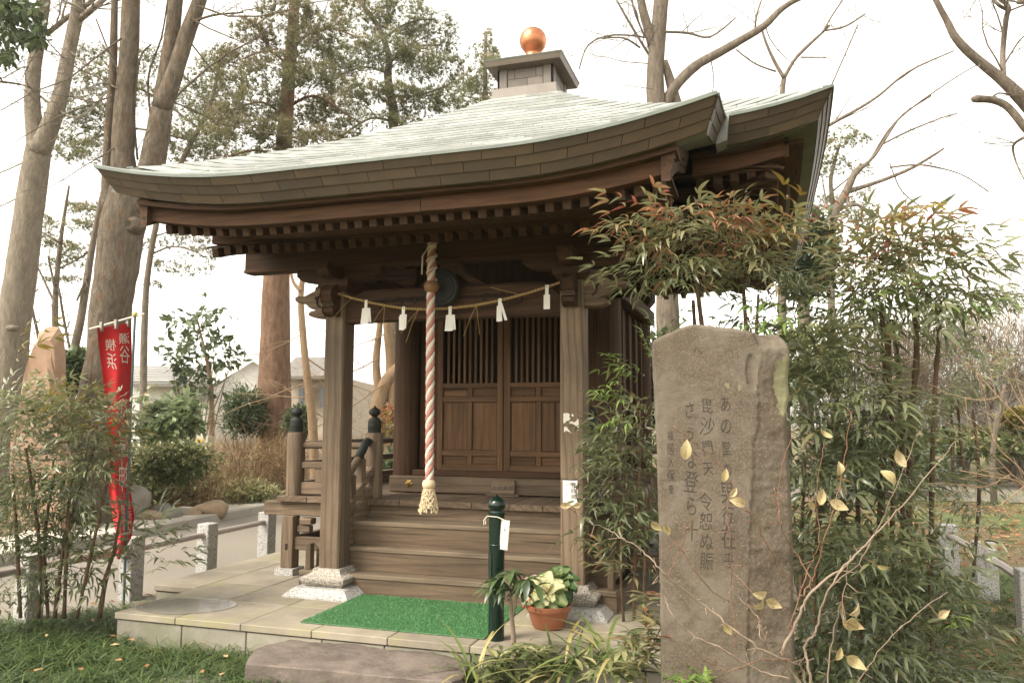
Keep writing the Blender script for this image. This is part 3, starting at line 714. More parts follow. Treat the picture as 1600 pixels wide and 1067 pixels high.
def sheet(name,pts,z,mat):
    m=M(); m.add([(p[0],p[1],z) for p in pts],[tuple(range(len(pts)))]); return m.build(name,mat,None,kind='structure')
a=[(-3.0,-3.),(-2.95,-.9),(-2.62,-.42),(-2.52,.2),(-2.42,.6),(-2.40,1.8),(-2.45,40),(-5.35,40),(-5.35,5.4),(-5.10,1.4),(-5.0,-3.)]
sheet('asphalt_path',a,-.192,am)
# kerb stones and flagstone walk
kerbm=stone('kerb_stone',(.33,.30,.26),(.45,.42,.36),scale=12,rough=.85,b_=.3)
kb=tag(bpy.data.objects.new('kerb',None),kind='structure'); col.objects.link(kb)
def kx(y): return -5.0-.1*(y+3)/4.4 if y<1.4 else -5.10-.25*(y-1.4)/4
y=-3.
while y<12:
    y2=y+.75; m=M(); m.hexa([(kx(y)-.13,y,-.25),(kx(y),y,-.25),(kx(y2),y2-.008,-.25),(kx(y2)-.13,y2-.008,-.25),(kx(y)-.13,y,-.075),(kx(y),y,-.075),(kx(y2),y2-.008,-.075),(kx(y2)-.13,y2-.008,-.075)],.012)
    m.build('kerb_stone',kerbm,kb); y=y2
fl=tag(bpy.data.objects.new('flagstone_walk',None),kind='structure'); col.objects.link(fl)
m=M(); m.hexa([(-6.45,-3,-.26),(kx(-3)-.14,-3,-.26),(kx(11.8)-.14,11.8,-.26),(-6.45,11.8,-.26),(-6.45,-3,-.105),(kx(-3)-.14,-3,-.105),(kx(11.8)-.14,11.8,-.105),(-6.45,11.8,-.105)]); m.build('mortar_bed',soilm,fl)
flagm=stone('flagstone',(.50,.45,.37),(.64,.59,.50),scale=9,rough=.85,b_=.4)
y=-1.6
while y<8:
    h=random.uniform(.32,.48); x=-5.17-max(0,.25*(y-1.4)/4)
    while x>-6.2:
        w_=random.uniform(.26,.5); m=M(); j=lambda: random.uniform(-.02,.02); z=-.085+random.uniform(-.006,.006)
        q=[(x-w_+j(),y+j()),(x-.02+j(),y+j()),(x-.02+j(),y+h-.02+j()),(x-w_+j(),y+h-.02+j())]
        m.hexa([(a_,b_,-.12) for a_,b_ in q]+[(a_,b_,z) for a_,b_ in q],.01); m.build('flagstone',flagm,fl); x-=w_
    y+=h
# far path on the right
sheet('far_path',[g(1180,775)+0,g(1800,792),g(1800,752),g(1180,746)],-.188,am)
# ---- stone platform
pf=tag(bpy.data.objects.new('stone_platform',None),kind='structure'); col.objects.link(pf)
m=M(); m.box(-1.94,1.94,-.885,4.4,-.25,-.02); m.box(-2.32,-1.94,-.115,4.4,-.25,-.022); m.box(1.94,2.32,-.115,4.4,-.25,-.022); m.build('bed',soilm,pf)
XE=[-1.955,-1.472,-.982,-.482,.02,.53,1.04,1.50,1.955]; YE=[-.905,-.39,.12,.62,1.12,1.62,2.12,2.62,3.12,3.62,4.42]
for j in range(len(YE)-1):
    for i in range(len(XE)-1):
        if 3<=j<=7 and 2<=i<=5: continue
        m=M(); e=.002; dz=random.uniform(-.0015,.0015)+(.008 if (i>=6 and j>=2) else 0)
        m.box(XE[i]+e,XE[i+1]-e,YE[j]+e,YE[j+1]-e,-.042,dz,.004); m.build('paving_slab',slabm,pf)
for sg in (-1,1):
    y=-.13
    while y<4.3:
        m=M(); x0,x1=sorted((sg*1.957,sg*2.335)); m.box(x0,x1,y+.002,y+.598,-.042,random.uniform(-.001,.002),.004); m.build('paving_slab',slabm,pf); y+=.6
def riser(p,q,n):
    p=np.array(p,float);q=np.array(q,float); d=(q-p)/np.linalg.norm(q-p); nn=np.array((d[1],-d[0]))
    cuts=sorted([0]+[ (i+random.uniform(-.15,.15))/n for i in range(1,n)]+[1])
    for a_,b_ in zip(cuts[:-1],cuts[1:]):
        A=p+(q-p)*a_+d*.003;B=p+(q-p)*b_-d*.003; o=nn*-.03
        m=M(); m.hexa([(*A,-.26),(*B,-.26),(*(B+o),-.26),(*(A+o),-.26),(*A,-.05),(*B,-.05),(*(B+o),-.05),(*(A+o),-.05)],.004); m.build('side_stone',sidem,pf)
riser((-1.94,-.892),(1.94,-.892),8); riser((-1.942,-.115),(-1.942,-.892),2); riser((-2.322,-.118),(-1.95,-.118),1); riser((1.942,-.892),(1.942,-.115),2); riser((-2.322,4.3),(-2.322,-.118),7); riser((2.322,-.118),(2.322,4.3),7)
# puddle
pm,t,b=newmat('puddle_water'); b.inputs['Base Color'].default_value=(.34,.32,.285,1); b.inputs['Roughness'].default_value=.07; b.inputs['Alpha'].default_value=.6; b.inputs['IOR'].default_value=1.33  # pale base colour stands in for white sky mirrored in the water
pts=[]
for k in range(40):
    a_=2*math.pi*k/40; r=1+.16*mnoise.noise((math.cos(a_)*1.3,math.sin(a_)*1.3,3.))
    pts.append((-1.63+.33*r*math.cos(a_)+.06*math.sin(a_),-.61+.235*r*math.sin(a_)))
m=M(); m.add([(x,max(y,-.895),.0035) for x,y in pts],[tuple(range(40))]); m.build('puddle',pm,None,kind='structure')
# ---- artificial turf mat
turf,t,b=newmat('turf_green'); at_=N(t,'ShaderNodeAttribute',attribute_name='rnd'); v,rnd,raw=coords(t,0)
cc=ramp(t,at_.outputs['Fac'],[(0,(.035,.11,.038)),(.5,(.08,.23,.08)),(1,(.15,.36,.14))]); t.links.new(cc,b.inputs['Base Color']); b.inputs['Roughness'].default_value=.55
mat_=thing('turf_mat','bright green artificial turf mat laid before the wooden steps','mat',(-.05,-.35,0))
TX0,TX1,TY0,TY1=-.648,.565,-.765,.048
m=M(); m.box(TX0,TX1,TY0,TY1,.001,.009,.003); m.build('backing',turf,mat_)
# ---- array foliage tools
def fast_mesh(name,V,F,rnd,mat,parent=None,kind=None,smooth=False):
    me=bpy.data.meshes.new(name); V=np.ascontiguousarray(V,np.float32); F=np.ascontiguousarray(F,np.int32)
    bs=np.array(base_of(parent),np.float32); V=V-bs
    me.vertices.add(len(V)); me.vertices.foreach_set('co',V.ravel())
    k=F.shape[1]; me.loops.add(F.size); me.loops.foreach_set('vertex_index',F.ravel())
    me.polygons.add(len(F)); me.polygons.foreach_set('loop_start',np.arange(0,F.size,k,dtype=np.int32))
    me.polygons.foreach_set('loop_total',np.full(len(F),k,np.int32)) if False else None
    me.update(calc_edges=True)
    if rnd is not None:
        at=me.attributes.new('rnd','FLOAT','POINT'); at.data.foreach_set('value',np.ascontiguousarray(rnd,np.float32))
    me.materials.append(mat)
    if smooth: me.shade_smooth()
    o=bpy.data.objects.new(name,me); col.objects.link(o)
    if parent: o.parent=parent
    BASE[o.name]=Vector(bs.tolist()) if parent else Vector((0,0,0))
    if kind: o['kind']=kind
    return o
def frames(d,roll=None,upbias=(0,0,1)):
    d=d/(np.linalg.norm(d,axis=1,keepdims=True)+1e-9); up=np.tile(np.array(upbias,float),(len(d),1))
    up=up+RNG.normal(0,.05,up.shape); y=np.cross(up,d); y/=np.linalg.norm(y,axis=1,keepdims=True)+1e-9; z=np.cross(d,y)
    if roll is not None:
        c,s=np.cos(roll)[:,None],np.sin(roll)[:,None]; y,z=y*c+z*s,z*c-y*s
    return np.stack([d,y,z],axis=2)
def stamp(T,pos,Rm,sc_,rnd):
    tv,tf=T; n=len(pos); V=np.einsum('nij,kj->nki',Rm,tv)*np.asarray(sc_).reshape(n,1,1 if np.ndim(sc_)<2 else 3)+pos[:,None,:]
    F=(tf[None]+(np.arange(n)*len(tv))[:,None,None]).reshape(-1,tf.shape[1])
    return V.reshape(-1,3),F,np.repeat(rnd,len(tv))
def merge(parts):
    V=[];F=[];Q=[];o=0
    for v,f,q in parts: V.append(v);F.append(f+o);Q.append(q);o+=len(v)
    return np.concatenate(V),np.concatenate(F),np.concatenate(Q)
LEAF4=(np.array([(0,0,0),(1,0,-.12),(.45,.17,.03),(.45,-.17,.03),(.5,0,-.035)]),np.array([(0,4,1,2),(0,3,1,4)]))
LEAFB=(np.array([(0,0,0),(1,0,-.1),(.42,.28,.03),(.42,-.28,.03),(.5,0,-.05)]),np.array([(0,4,1,2),(0,3,1,4)]))
def long_leaf(w=.12,droop=.45,n=4):
    vs=[];fs=[]
    for i in range(n+1):
        t=i/n; ww=w*math.sin(math.pi*min(1,max(.06,t**.8)))*.9 if i<n else .004
        x=t-.12*droop*t*t; z=-droop*t*t
        vs+=[(x,ww,z+.25*ww),(x,0,z),(x,-ww,z+.25*ww)]
    for i in range(n):
        a_=i*3; fs+=[(a_+1,a_+4,a_+3,a_),(a_+2,a_+5,a_+4,a_+1)]
    return np.array(vs),np.array(fs)
LANCE=long_leaf(.12,.42,3); DROOP=long_leaf(.115,.75,4); BLADE=long_leaf(.022,.7,4)
def needle(n=12,w=.055):
    vs=[];fs=[]
    for i in range(n):
        a_=2*math.pi*i/n*2.4; e=random.uniform(.2,1.1); d=np.array([math.cos(e),math.sin(e)*math.cos(a_),math.sin(e)*math.sin(a_)])
        s=np.cross(d,(random.random(),random.random(),random.random())); s/=np.linalg.norm(s)
        o=len(vs); vs+=[tuple(s*w),tuple(-s*w),tuple(d*random.uniform(.7,1.))]; fs.append((o,o+1,o+2))
    return np.array(vs),np.array(fs)
NEED=[needle(12) for _ in range(3)]
n=22000
pos=np.stack([RNG.uniform(TX0-.004,TX1+.004,n),RNG.uniform(TY0-.004,TY1+.004,n),np.full(n,.007)],1)
d=np.stack([RNG.normal(0,.5,n),RNG.normal(0,.5,n),np.ones(n)],1)
Tq=(np.array([(0,.16,0),(0,-.16,0),(1,-.07,.1),(1,.07,.1)]),np.array([(0,1,2,3)]))
rn=np.clip(RNG.normal(.5,.2,n)+.12*np.array([mnoise.noise((p[0]*5,p[1]*5,0)) for p in pos]),0,1)
V,F,Q=stamp(Tq,pos,frames(d,RNG.uniform(0,6.28,n),(.3,.9,.1)),RNG.uniform(.006,.011,n),rn); fast_mesh('pile',V,F,Q,turf,mat_,'stuff')
# ---- boulder and flat stones
import bmesh
def rock_from(name,top,zt,zb,mat,parent=None,flare=.05,seed=0,label=None,cat=None,group=None,amp=.012,tilt=(0,0)):
    top=[np.array(p[:2],float) for p in top]; c=sum(top)/len(top); bmm=bmesh.new(); L=[]
    for sc_,z in ((.0,zt),(.55,zt),(.97,zt-.001),(1.0,zt-.006),(1.0+flare*.6,zt*.55+zb*.45),(1+flare,zb)):
        if sc_==0: L.append([bmm.verts.new((*c,z))]); continue
        L.append([bmm.verts.new((*(c+(p-c)*sc_),z+(tilt[0]*(p-c)[0]+tilt[1]*(p-c)[1])*sc_*(z>zb+.01))) for p in top])
    k=len(top)
    for i in range(k): bmm.faces.new((L[0][0],L[1][i],L[1][(i+1)%k]))
    for a_,b_ in zip(L[1:-1],L[2:]):
        for i in range(k): bmm.faces.new((a_[i],b_[i],b_[(i+1)%k],a_[(i+1)%k]))
    bmesh.ops.subdivide_edges(bmm,edges=bmm.edges[:],cuts=6,use_grid_fill=True)
    bmesh.ops.triangulate(bmm,faces=[f for f in bmm.faces if len(f.verts)>4])
    bmm.normal_update()
    for v in bmm.verts:
        p=v.co*5+Vector((seed,seed,seed)); v.co+=v.normal*(mnoise.noise(p)*amp*1.8+mnoise.noise(p*3.7)*amp*1.0+mnoise.noise(p*9)*amp*.6+mnoise.noise(p*21)*amp*.3)
    bmesh.ops.recalc_face_normals(bmm,faces=bmm.faces[:])
    me=bpy.data.meshes.new(name); bmm.to_mesh(me); bmm.free(); me.materials.append(mat); me.shade_smooth(); me.set_sharp_from_angle(angle=R(38))
    o=bpy.data.objects.new(name,me); col.objects.link(o)
    if label: tag(o,label,cat,group)
    return o
tp=[(384,1036),(400,1011),(425,1003),(457,996),(500,999),(550,1003),(600,1008),(650,1014),(690,1021),(722,1028),(734,1037),(722,1058),(705,1064),(640,1059),(600,1056),(525,1048),(457,1042)]
rock_from('stepping_boulder',[g(u,v,-.06) for u,v in tp],-.06,-.30,rockm,label='large flat topped purplish grey boulder below the platform edge',cat='boulder',seed=3,flare=.02,amp=.005)
tp=[(225,1072),(262,1054),(300,1051),(345,1057),(370,1072),(330,1090),(260,1095)]
rock_from('flat_stone',[g(u,v,-.165) for u,v in tp],-.165,-.27,rockg,label='low flat stone sunk in the ground cover left of the boulder',cat='stone',seed=8,amp=.006)
tp=[(950,1072),(985,1062),(1020,1066),(1035,1080),(1000,1100),(960,1090)]
rock_from('flat_stone',[g(u,v,-.15) for u,v in tp],-.15,-.27,rockg,label='small flat stone at the foot of the inscribed stele',cat='stone',seed=9,amp=.006)
def rock(name,c,size,mat,label,cat,seed,group=None,sub=3,rot=0.):
    bmm=bmesh.new(); bmesh.ops.create_icosphere(bmm,subdivisions=sub,radius=1.)
    rr=random.Random(seed); pl=[]
    for _ in range(11):
        n_=Vector((rr.gauss(0,1),rr.gauss(0,1),rr.gauss(0,1))).normalized(); pl.append((n_,rr.uniform(.55,.85)))
    for v in bmm.verts:
        for n_,dd in pl:
            q=v.co.dot(n_)
            if q>dd: v.co-=n_*(q-dd)
        v.co+=v.co.normalized()*(.05*mnoise.noise(v.co*2.5+Vector((seed,0,0)))+.025*mnoise.noise(v.co*7+Vector((0,seed,0))))
    bmm.transform(Matrix.Rotation(rot,4,'Z')@Matrix.Diagonal((*size,1)))
    me=bpy.data.meshes.new(name); bmm.to_mesh(me); bmm.free(); me.materials.append(mat); me.shade_smooth(); me.set_sharp_from_angle(angle=R(35))
    o=bpy.data.objects.new(name,me); col.objects.link(o); o.location=Vector(c); return tag(o,label,cat,group)
def rpx(u,v,dep,wpx,hpx,mat,label,seed,name='edging_rock',th=.8,group='rocks edging the flagstone walk'):
    dep-=.6; k=dep/FPX; p=W(u,v,dep); return rock(name,p,(wpx*k/2*1.15,wpx*k/2*th,hpx*k/2*1.2),mat,label,'rock',seed,group,rot=YAW)
rpx(236,806,11.2,34,24,rocko,'small tan rock low beside the banner foot',31)
rpx(268,806,11.4,36,22,rockg,'small flat rock in the middle of the row',32)
rpx(304,806,11.7,30,18,rocko,'small buff rock touching the left of the tan rounded rock',33)
rpx(326,797,11.9,54,34,rocko,'tan brown rounded rock at the right end of the rock row',21)
rpx(286,801,11.7,30,20,rockg,'small low grey rock just left of the tan one',22)
rpx(252,800,11.5,38,26,rockg,'brownish flat rock between the banner foot and the tan rock',23)
rpx(212,786,11.2,46,46,rockg,'dark grey upright rock right behind the red banner',24)
rpx(150,793,11.,52,34,rocko,'brown squat rock left of the red banner',25)
rpx(112,778,10.6,66,58,rockg,'largest grey angular rock in the row, behind the shrub',26)
rpx(48,800,10.2,50,34,rocko,'ochre rock at the left end of the rock row',27)
rpx(-30,800,10.2,60,44,rockg,'grey rock cut by the left picture edge',28)
# tall leaning reddish monument stone
m=M(); out=[(20,690),(30,640),(38,600),(52,545),(62,522),(75,512),(92,512),(99,524),(101,560),(104,610),(108,660),(112,720),(112,900),(15,900)]
bmm=bmesh.new(); D0=9.6
fr_=[bmm.verts.new(W(u,v,D0)) for u,v in out]; cen=sum((Vector(W(u,v,D0)) for u,v in out),Vector())/len(out)
vd=(cen-Vector(CAM)).normalized(); bk=[bmm.verts.new(cen+(Vector(W(u,v,D0))-cen)*.88+vd*.6) for u,v in out]
mid=[bmm.verts.new(cen+(Vector(W(u,v,D0))-cen)*.82+Vector((.03,-.12,0))) for u,v in out]
k=len(out)
for i in range(k):
    bmm.faces.new((fr_[i],fr_[(i+1)%k],bk[(i+1)%k],bk[i])); bmm.faces.new((mid[i],mid[(i+1)%k],fr_[(i+1)%k],fr_[i]))
bmm.faces.new(mid[::-1]); bmm.faces.new(bk)
bmesh.ops.triangulate(bmm,faces=[f for f in bmm.faces if len(f.verts)>4]); bmesh.ops.subdivide_edges(bmm,edges=bmm.edges[:],cuts=3,use_grid_fill=True); bmm.normal_update()
for v in bmm.verts: v.co+=v.normal*(.05*mnoise.noise(v.co*2.2)+.02*mnoise.noise(v.co*7))
bmesh.ops.recalc_face_normals(bmm,faces=bmm.faces[:]); me=bpy.data.meshes.new('monument_rock'); bmm.to_mesh(me); bmm.free(); me.materials.append(rockr); me.shade_smooth(); me.set_sharp_from_angle(angle=R(35))
o=bpy.data.objects.new('monument_rock',me); col.objects.link(o); tag(o,'tall pointed reddish natural stone standing behind the left shrub','rock')
# ---- granite post fences
fence=thing('post_and_rail_fence','granite posts joined by a steel pipe beside the asphalt path','fence',tuple(W(208,900,6.4)*np.array((1,1,0))+np.array((0,0,-.2))))
fp=[W(50,865,5.6),W(208,840,6.4),W(325,818,7.28),W(418,800,8.2)]
fp=[np.array((p[0],p[1])) for p in fp]
fd=(fp[-1]-fp[0])/np.linalg.norm(fp[-1]-fp[0]); fpn=np.array((fd[1],-fd[0]))
for k,p in enumerate(fp):
    m=M(); ax=fd*.07; bx=fpn*.065
    q=[p-ax-bx,p-ax+bx,p+ax+bx,p+ax-bx]
    q=[p-ax+bx,p+ax+bx,p+ax-bx,p-ax-bx]
    m.hexa([(*a_,-.3) for a_ in q]+[(*a_,.30) for a_ in q],.006); m.build('granite_post',granite,fence)
for p,q in zip([fp[0]-fd*1.5]+fp[:-1],fp):
    m=M(); m.tube([(*p,.20),(*q,.20)],.027,12); m.build('pipe_rail',steelm,fence,auto=40)
    m=M(); e=q-fd*.08; m.tube([(*e,.20),(*(e+fd*.02),.20)],.034,12); m.build('pipe_collar',steelm,fence,auto=40)
fence2=thing('post_and_rail_fence','granite posts with a pipe rail behind the right hand shrubs','fence',tuple(W(1540,900,6.2)*np.array((1,1,0))+np.array((0,0,-.2))))
fq=[W(1608,880,5.3),W(1537,845,6.5),W(1480,830,7.6)]
fq=[np.array((p[0],p[1])) for p in fq]
for p in fq:
    m=M(); m.hexa([(p[0]-.08,p[1]-.07,-.3),(p[0]+.08,p[1]-.07,-.3),(p[0]+.08,p[1]+.07,-.3),(p[0]-.08,p[1]+.07,-.3),(p[0]-.08,p[1]-.07,.27),(p[0]+.08,p[1]-.07,.27),(p[0]+.08,p[1]+.07,.27),(p[0]-.08,p[1]+.07,.27)],.006); m.build('granite_post',granite,fence2)
for p,q in zip(fq[:-1],fq[1:]):
    m=M(); m.tube([(*p,.17),(*q,.17)],.03,12); m.build('pipe_rail',steelm,fence2,auto=40)
# ================================================================ THINGS AT THE HALL
# bell rope
RX,RY=-.062,-.145
rope=thing('bell_rope','twisted red and white bell pull rope with wooden ball and frayed tassel','rope',(RX,RY,2.39))
def strand(phase,mat,z0,z1,r0=.024,rs=.0165,name='rope_strand'):
    m=M(); n_=int(abs(z1-z0)/.012); pts=[]
    for i in range(n_+1):
        z=z0+(z1-z0)*i/n_; a_=phase+z*2*math.pi/.20
        pts.append((RX+r0*.62*math.cos(a_)+.004*math.sin(z*2.3),RY+r0*.62*math.sin(a_),z))
    m.tube(pts,rs,8); m.build(name,mat,rope,smooth=True)
for k in range(4):
    a_=k*math.pi/2
    strand(a_,roper if k%2 else ropew,.83,2.47)
m=M(); m.lathe([(.01,-.045),(.035,-.04),(.05,-.02),(.054,0),(.05,.02),(.035,.04),(.01,.045)],24,(RX,RY,2.185)); m.lathe([(.0555,-.004),(.0565,0),(.0555,.004)],24,(RX,RY,2.185)); m.build('wooden_ball',balw,rope,auto=50)
m=M(); m.lathe([(.012,2.455),(.03,2.46),(.033,2.49),(.028,2.52),(.01,2.53)],14,(RX,RY,0)); m.build('top_knot',ropew,rope,smooth=True)
m=M()
for k in range(3): m.tube([(RX+.035*math.cos(a_),RY+.035*math.sin(a_),2.23+.085*k+.03*a_/2) for a_ in np.linspace(0,9,24)],.006,5)
m.tube([(RX-.03,RY-.035,2.44),(RX-.055,RY-.04,2.40),(RX-.058,RY-.04,2.27)],.006,5); m.build('tie_cord',ropew,rope,smooth=True)
m=M(); m.lathe([(.03,.79),(.042,.80),(.046,.82),(.04,.845),(.03,.85)],16,(RX,RY,0)); m.build('binding',tasm,rope,smooth=True)
m=M()
for k in range(46):
    a_=k*2*math.pi/46; tw=1 if k%2 else -1
    pts=[]
    zb=.645+random.uniform(-.015,.03)
    for t in np.linspace(0,1,9):
        z=.80+(zb-.80)*t; r=.030+.032*t**.8+.004*math.sin(t*20+k); aa=a_+tw*.5*math.sin(t*math.pi*2.2)*(t<.85)
        pts.append((RX+r*math.cos(aa),RY+r*math.sin(aa),z))
    m.tube(pts,.0034,4)
    if k%2==0: m.tube([tuple(np.array(pts[-1])+(0,0,.006)),tuple(np.array(pts[-1])-(0,0,.008))],.006,6)
for k in range(40):
    a_=random.uniform(0,6.28); r=random.uniform(.0,.035); m.tube([(RX+r*.6*math.cos(a_),RY+r*.6*math.sin(a_),.80),(RX+r*1.2*math.cos(a_),RY+r*1.2*math.sin(a_),.67)],.0035,4)
m.build('tassel',tasm,rope,kind='stuff')
# gong
gong=thing('gong','round greenish bronze gong hanging behind the bell rope','gong',(-.035,-.03,2.19))
m=M()
prof_=[(.0,-.028),(.03,-.028),(.034,-.022),(.06,-.022),(.064,-.028),(.10,-.026),(.105,-.020),(.125,-.018),(.138,-.006),(.14,.0),(.138,.006),(.11,.02),(.0,.024)]
rings=[[(-.035+max(r,.0005)*math.cos(a_),-.03+y,2.19+max(r,.0005)*math.sin(a_)) for a_ in np.linspace(0,2*math.pi,40,endpoint=False)] for r,y in prof_]
m.sweep(rings); m.build('gong_body',bronze,gong,auto=35)
for sg in (-1,1):
    m=M(); m.tube([(-.035+sg*.10,-.03,2.28),(-.035+sg*.125,-.03,2.41)],.005,6); m.build('hanging_wire',bronze,gong)
# straw rope with paper streamers
sh=[(-.897,-.03,2.203),(-.75,-.045,2.155),(-.618,-.05,2.118),(-.46,-.05,2.082),(-.317,-.05,2.056),(-.15,-.05,2.043),(.032,-.05,2.043),(.22,-.05,2.055),(.415,-.05,2.083),(.60,-.05,2.122),(.751,-.045,2.162),(.87,-.03,2.20)]
sw=thing('straw_rope','thin twisted straw rope hung between the porch posts with white paper streamers','rope',(0,-.05,2.1))
shx=[p[0] for p in sh]
def shp(x): return np.array([x,np.interp(x,shx,[p[1] for p in sh]),np.interp(x,shx,[p[2] for p in sh])])
for ph in (0,math.pi):
    m=M(); m.tube([shp(x)+np.array((0,.005*math.cos(ph+x*130),.005*math.sin(ph+x*130))) for x in np.linspace(-.897,.87,300)],.006,5); m.build('straw_strand',strawm,sw,smooth=True)
def streamer(x,kind):
    p=shp(x); m=M(); y=p[1]-.008; z=p[2]
    def sheet_(x0,x1,z0,z1,dy0,dy1,sk=0.): m.hexa([(x0+sk,y+dy1,z0),(x1+sk,y+dy1,z0),(x1+sk,y+dy1+.001,z0),(x0+sk,y+dy1+.001,z0),(x0,y+dy0,z1),(x1,y+dy0,z1),(x1,y+dy0+.001,z1),(x0,y+dy0+.001,z1)])
    sheet_(x-.012,x+.012,z-.055,z+.012,0,-.004)
    if kind==0: sheet_(x-.028,x+.034,z-.165,z-.05,-.006,-.016,-.006); sheet_(x-.02,x+.040,z-.155,z-.05,-.012,-.004,.006)
    elif kind==1: sheet_(x-.025,x+.03,z-.15,z-.045,-.006,-.016); sheet_(x-.03,x+.01,z-.16,z-.06,-.01,-.022,.01)
    elif kind==2: sheet_(x-.02,x+.012,z-.15,z-.04,-.006,-.014); sheet_(x+.0,x+.02,z-.145,z-.02,-.012,-.03,.045); sheet_(x-.005,x+.012,z-.15,z-.02,-.014,-.04,.02)
    else: sheet_(x-.022,x+.022,z-.155,z-.055,-.004,-.006); 
    m.build('paper_streamer',paperm,sw)
for x,k in ((-.618,0),(-.317,1),(.045,0),(.415,2),(.751,3)): streamer(x,k)
for x,ends in ((-.74,((-.14,-.14),)),(-.47,((-.09,-.14),(.0,-.17))),(-.20,((-.13,-.17),(-.09,-.24))),(.24,((-.09,-.22),(.03,-.21))),(.57,((-.22,.06),(-.17,.045)))):
    m=M(); p=shp(x)
    for a_,b_ in ends: m.tube([p,p+np.array((a_*.5,-.012,b_*.45)),p+np.array((a_,-.015,b_))],.0022,4)
    m.build('straw_wisp',strawm,sw)
# plaque
pq=thing('wooden_plaque','small grey wooden no shoes plaque leaning on the door sill beam','sign',(.07,1.08,.64))
m=M(); m.hexa([(-.035,1.055,.652),(.175,1.055,.652),(.175,1.075,.652),(-.035,1.075,.652),(-.025,1.085,.762),(.168,1.085,.762),(.168,1.105,.762),(-.025,1.105,.762)],.003); m.build('board',WM['grey','x'],pq)
m=M(); m.box(-.07,.215,1.035,1.09,.634,.651,.003); m.build('foot',WM['grey','x'],pq)
text_mesh(pq,'lettering','土足厳禁',inkm,.046,lambda a_,b_:(-.001+a_,1.0685+b_*.27-.0015+.001,.704+b_),vertical=False)
# notice on post, torn paper
no=thing('paper_notice','white paper notice with black lettering tied on the right porch post','notice',(.897,-.004,.78))
m=M(); m.box(.846,.946,-.0045,-.0025,.697,.860); m.build('sheet',paperm,no)
text_mesh(no,'lettering','賽銭箱',inkm,.036,lambda a_,b_:(.918+a_,-.0052,.83+b_))
text_mesh(no,'small_lettering','ご自由に',inkm,.011,lambda a_,b_:(.872+a_,-.0052,.80+b_),gap=1.6)
m=M(); m.tube([(.952,-.008,.845),(.936,-.008,.80),(.938,-.008,.76),(.95,-.008,.72)],.003,5); m.tube([(.83,-.006,.872),(.90,-.008,.864),(.985,-.006,.88)],.002,5); m.build('tie_cord',roper if False else inkm,no)
tn=M()
for poly in ([(0,.135),(.035,.136),(.045,.125),(.04,.11),(.05,.10),(.035,.085),(.02,.083),(.012,.07),(.0,.068)],[(.055,.125),(.06,.132),(.067,.128),(.072,.118),(.066,.112),(.058,.116)],[(.04,.078),(.06,.082),(.07,.074),(.085,.08),(.098,.097),(.104,.095),(.105,.07),(.106,.03),(.10,.022),(.092,.028),(.085,.022),(.09,.035),(.098,.04),(.09,.05),(.082,.052),(.075,.06),(.06,.066),(.045,.066)],[(.004,.045),(.025,.044),(.03,.03),(.04,.02),(.048,.012),(.04,.009),(.03,.014),(.018,.02),(.01,.012),(.004,.006)],[(.05,.01),(.055,.004),(.05,.002),(.046,.005)]):
    n_=len(poly); tn.add([(.851+a_,-.0022,1.17+b_) for a_,b_ in poly],[tuple(range(n_))[::-1]])
tag(tn.build('torn_paper',paperd,None,loc=(.9,-.002,1.24)),'torn scraps of a white paper stuck on the right porch post','paper scrap',kind='thing')
# bollard with tag
bx,by=float(WG(775,1055)[0]),float(WG(775,1055)[1])
bo=thing('green_bollard','dark green metal bollard post with onion top in front of the turf mat','bollard',(bx,by,-.2))
m=M(); m.lathe([(.046,-.3),(.046,.70),(.043,.704),(.050,.708),(.050,.716),(.04,.722),(.038,.730),(.046,.742),(.052,.758),(.051,.774),(.042,.790),(.026,.802),(.012,.812),(.004,.822),(.001,.824)],32,(bx,by,-.0)); m.build('shaft',greenp,bo,auto=35)
m=M(); m.lathe([(.0462,.53),(.0485,.533),(.0485,.538),(.0462,.541)],32,(bx,by,0)); m.build('ring',greenp,bo,auto=35)
m=M(); q=[(bx-.045,by-.02,.36),(bx-.015,by-.049,.36),(bx-.015,by-.046,.36),(bx-.04,by-.018,.36)]; m.hexa(q+[(a_,b_,.49) for a_,b_,c_ in q],.001); m.build('cast_badge',greenp,bo)
tg=thing('hanging_tag','white laminated tag with black lettering tied to the green bollard','tag',(bx+.05,by-.05,.62))
tc_=np.array((bx+.062,by-.045,.60)); tr=np.array((.93,-.36,0)); tr/=np.linalg.norm(tr); tu=np.array((.10,-.04,1.)); tu/=np.linalg.norm(tu); tnn=np.cross(tr,tu)
def slab(m,w_,h_,t0,t1): 
    q=[tc_+tr*a_*w_+tu*b_*h_ for a_,b_ in ((-.5,-.5),(.5,-.5),(.5,.5),(-.5,.5))]; m.hexa([p+tnn*t0 for p in q]+[p+tnn*t1 for p in q])
m=M(); slab(m,.062,.17,-.0015,.0012); m.build('laminate',plast,tg)
m=M(); slab(m,.038,.15,.0014,.0020); m.build('card',paperm,tg)
text_mesh(tg,'lettering','賽銭箱',inkm,.024,lambda a_,b_: tc_+tr*(a_)+tu*(.028+b_)+tnn*.0026)
m=M(); m.tube([tc_+tu*.082,(bx+.02,by-.05,.70),(bx-.02,by-.052,.702),(bx-.052,by-.02,.70),(bx-.066,by-.02,.68),(bx-.058,by-.03,.655)],.0025,5); m.tube([(bx-.052,by-.025,.70),(bx-.07,by-.03,.675),(bx-.07,by-.03,.65)],.0025,5); m.build('string',ropew,tg)
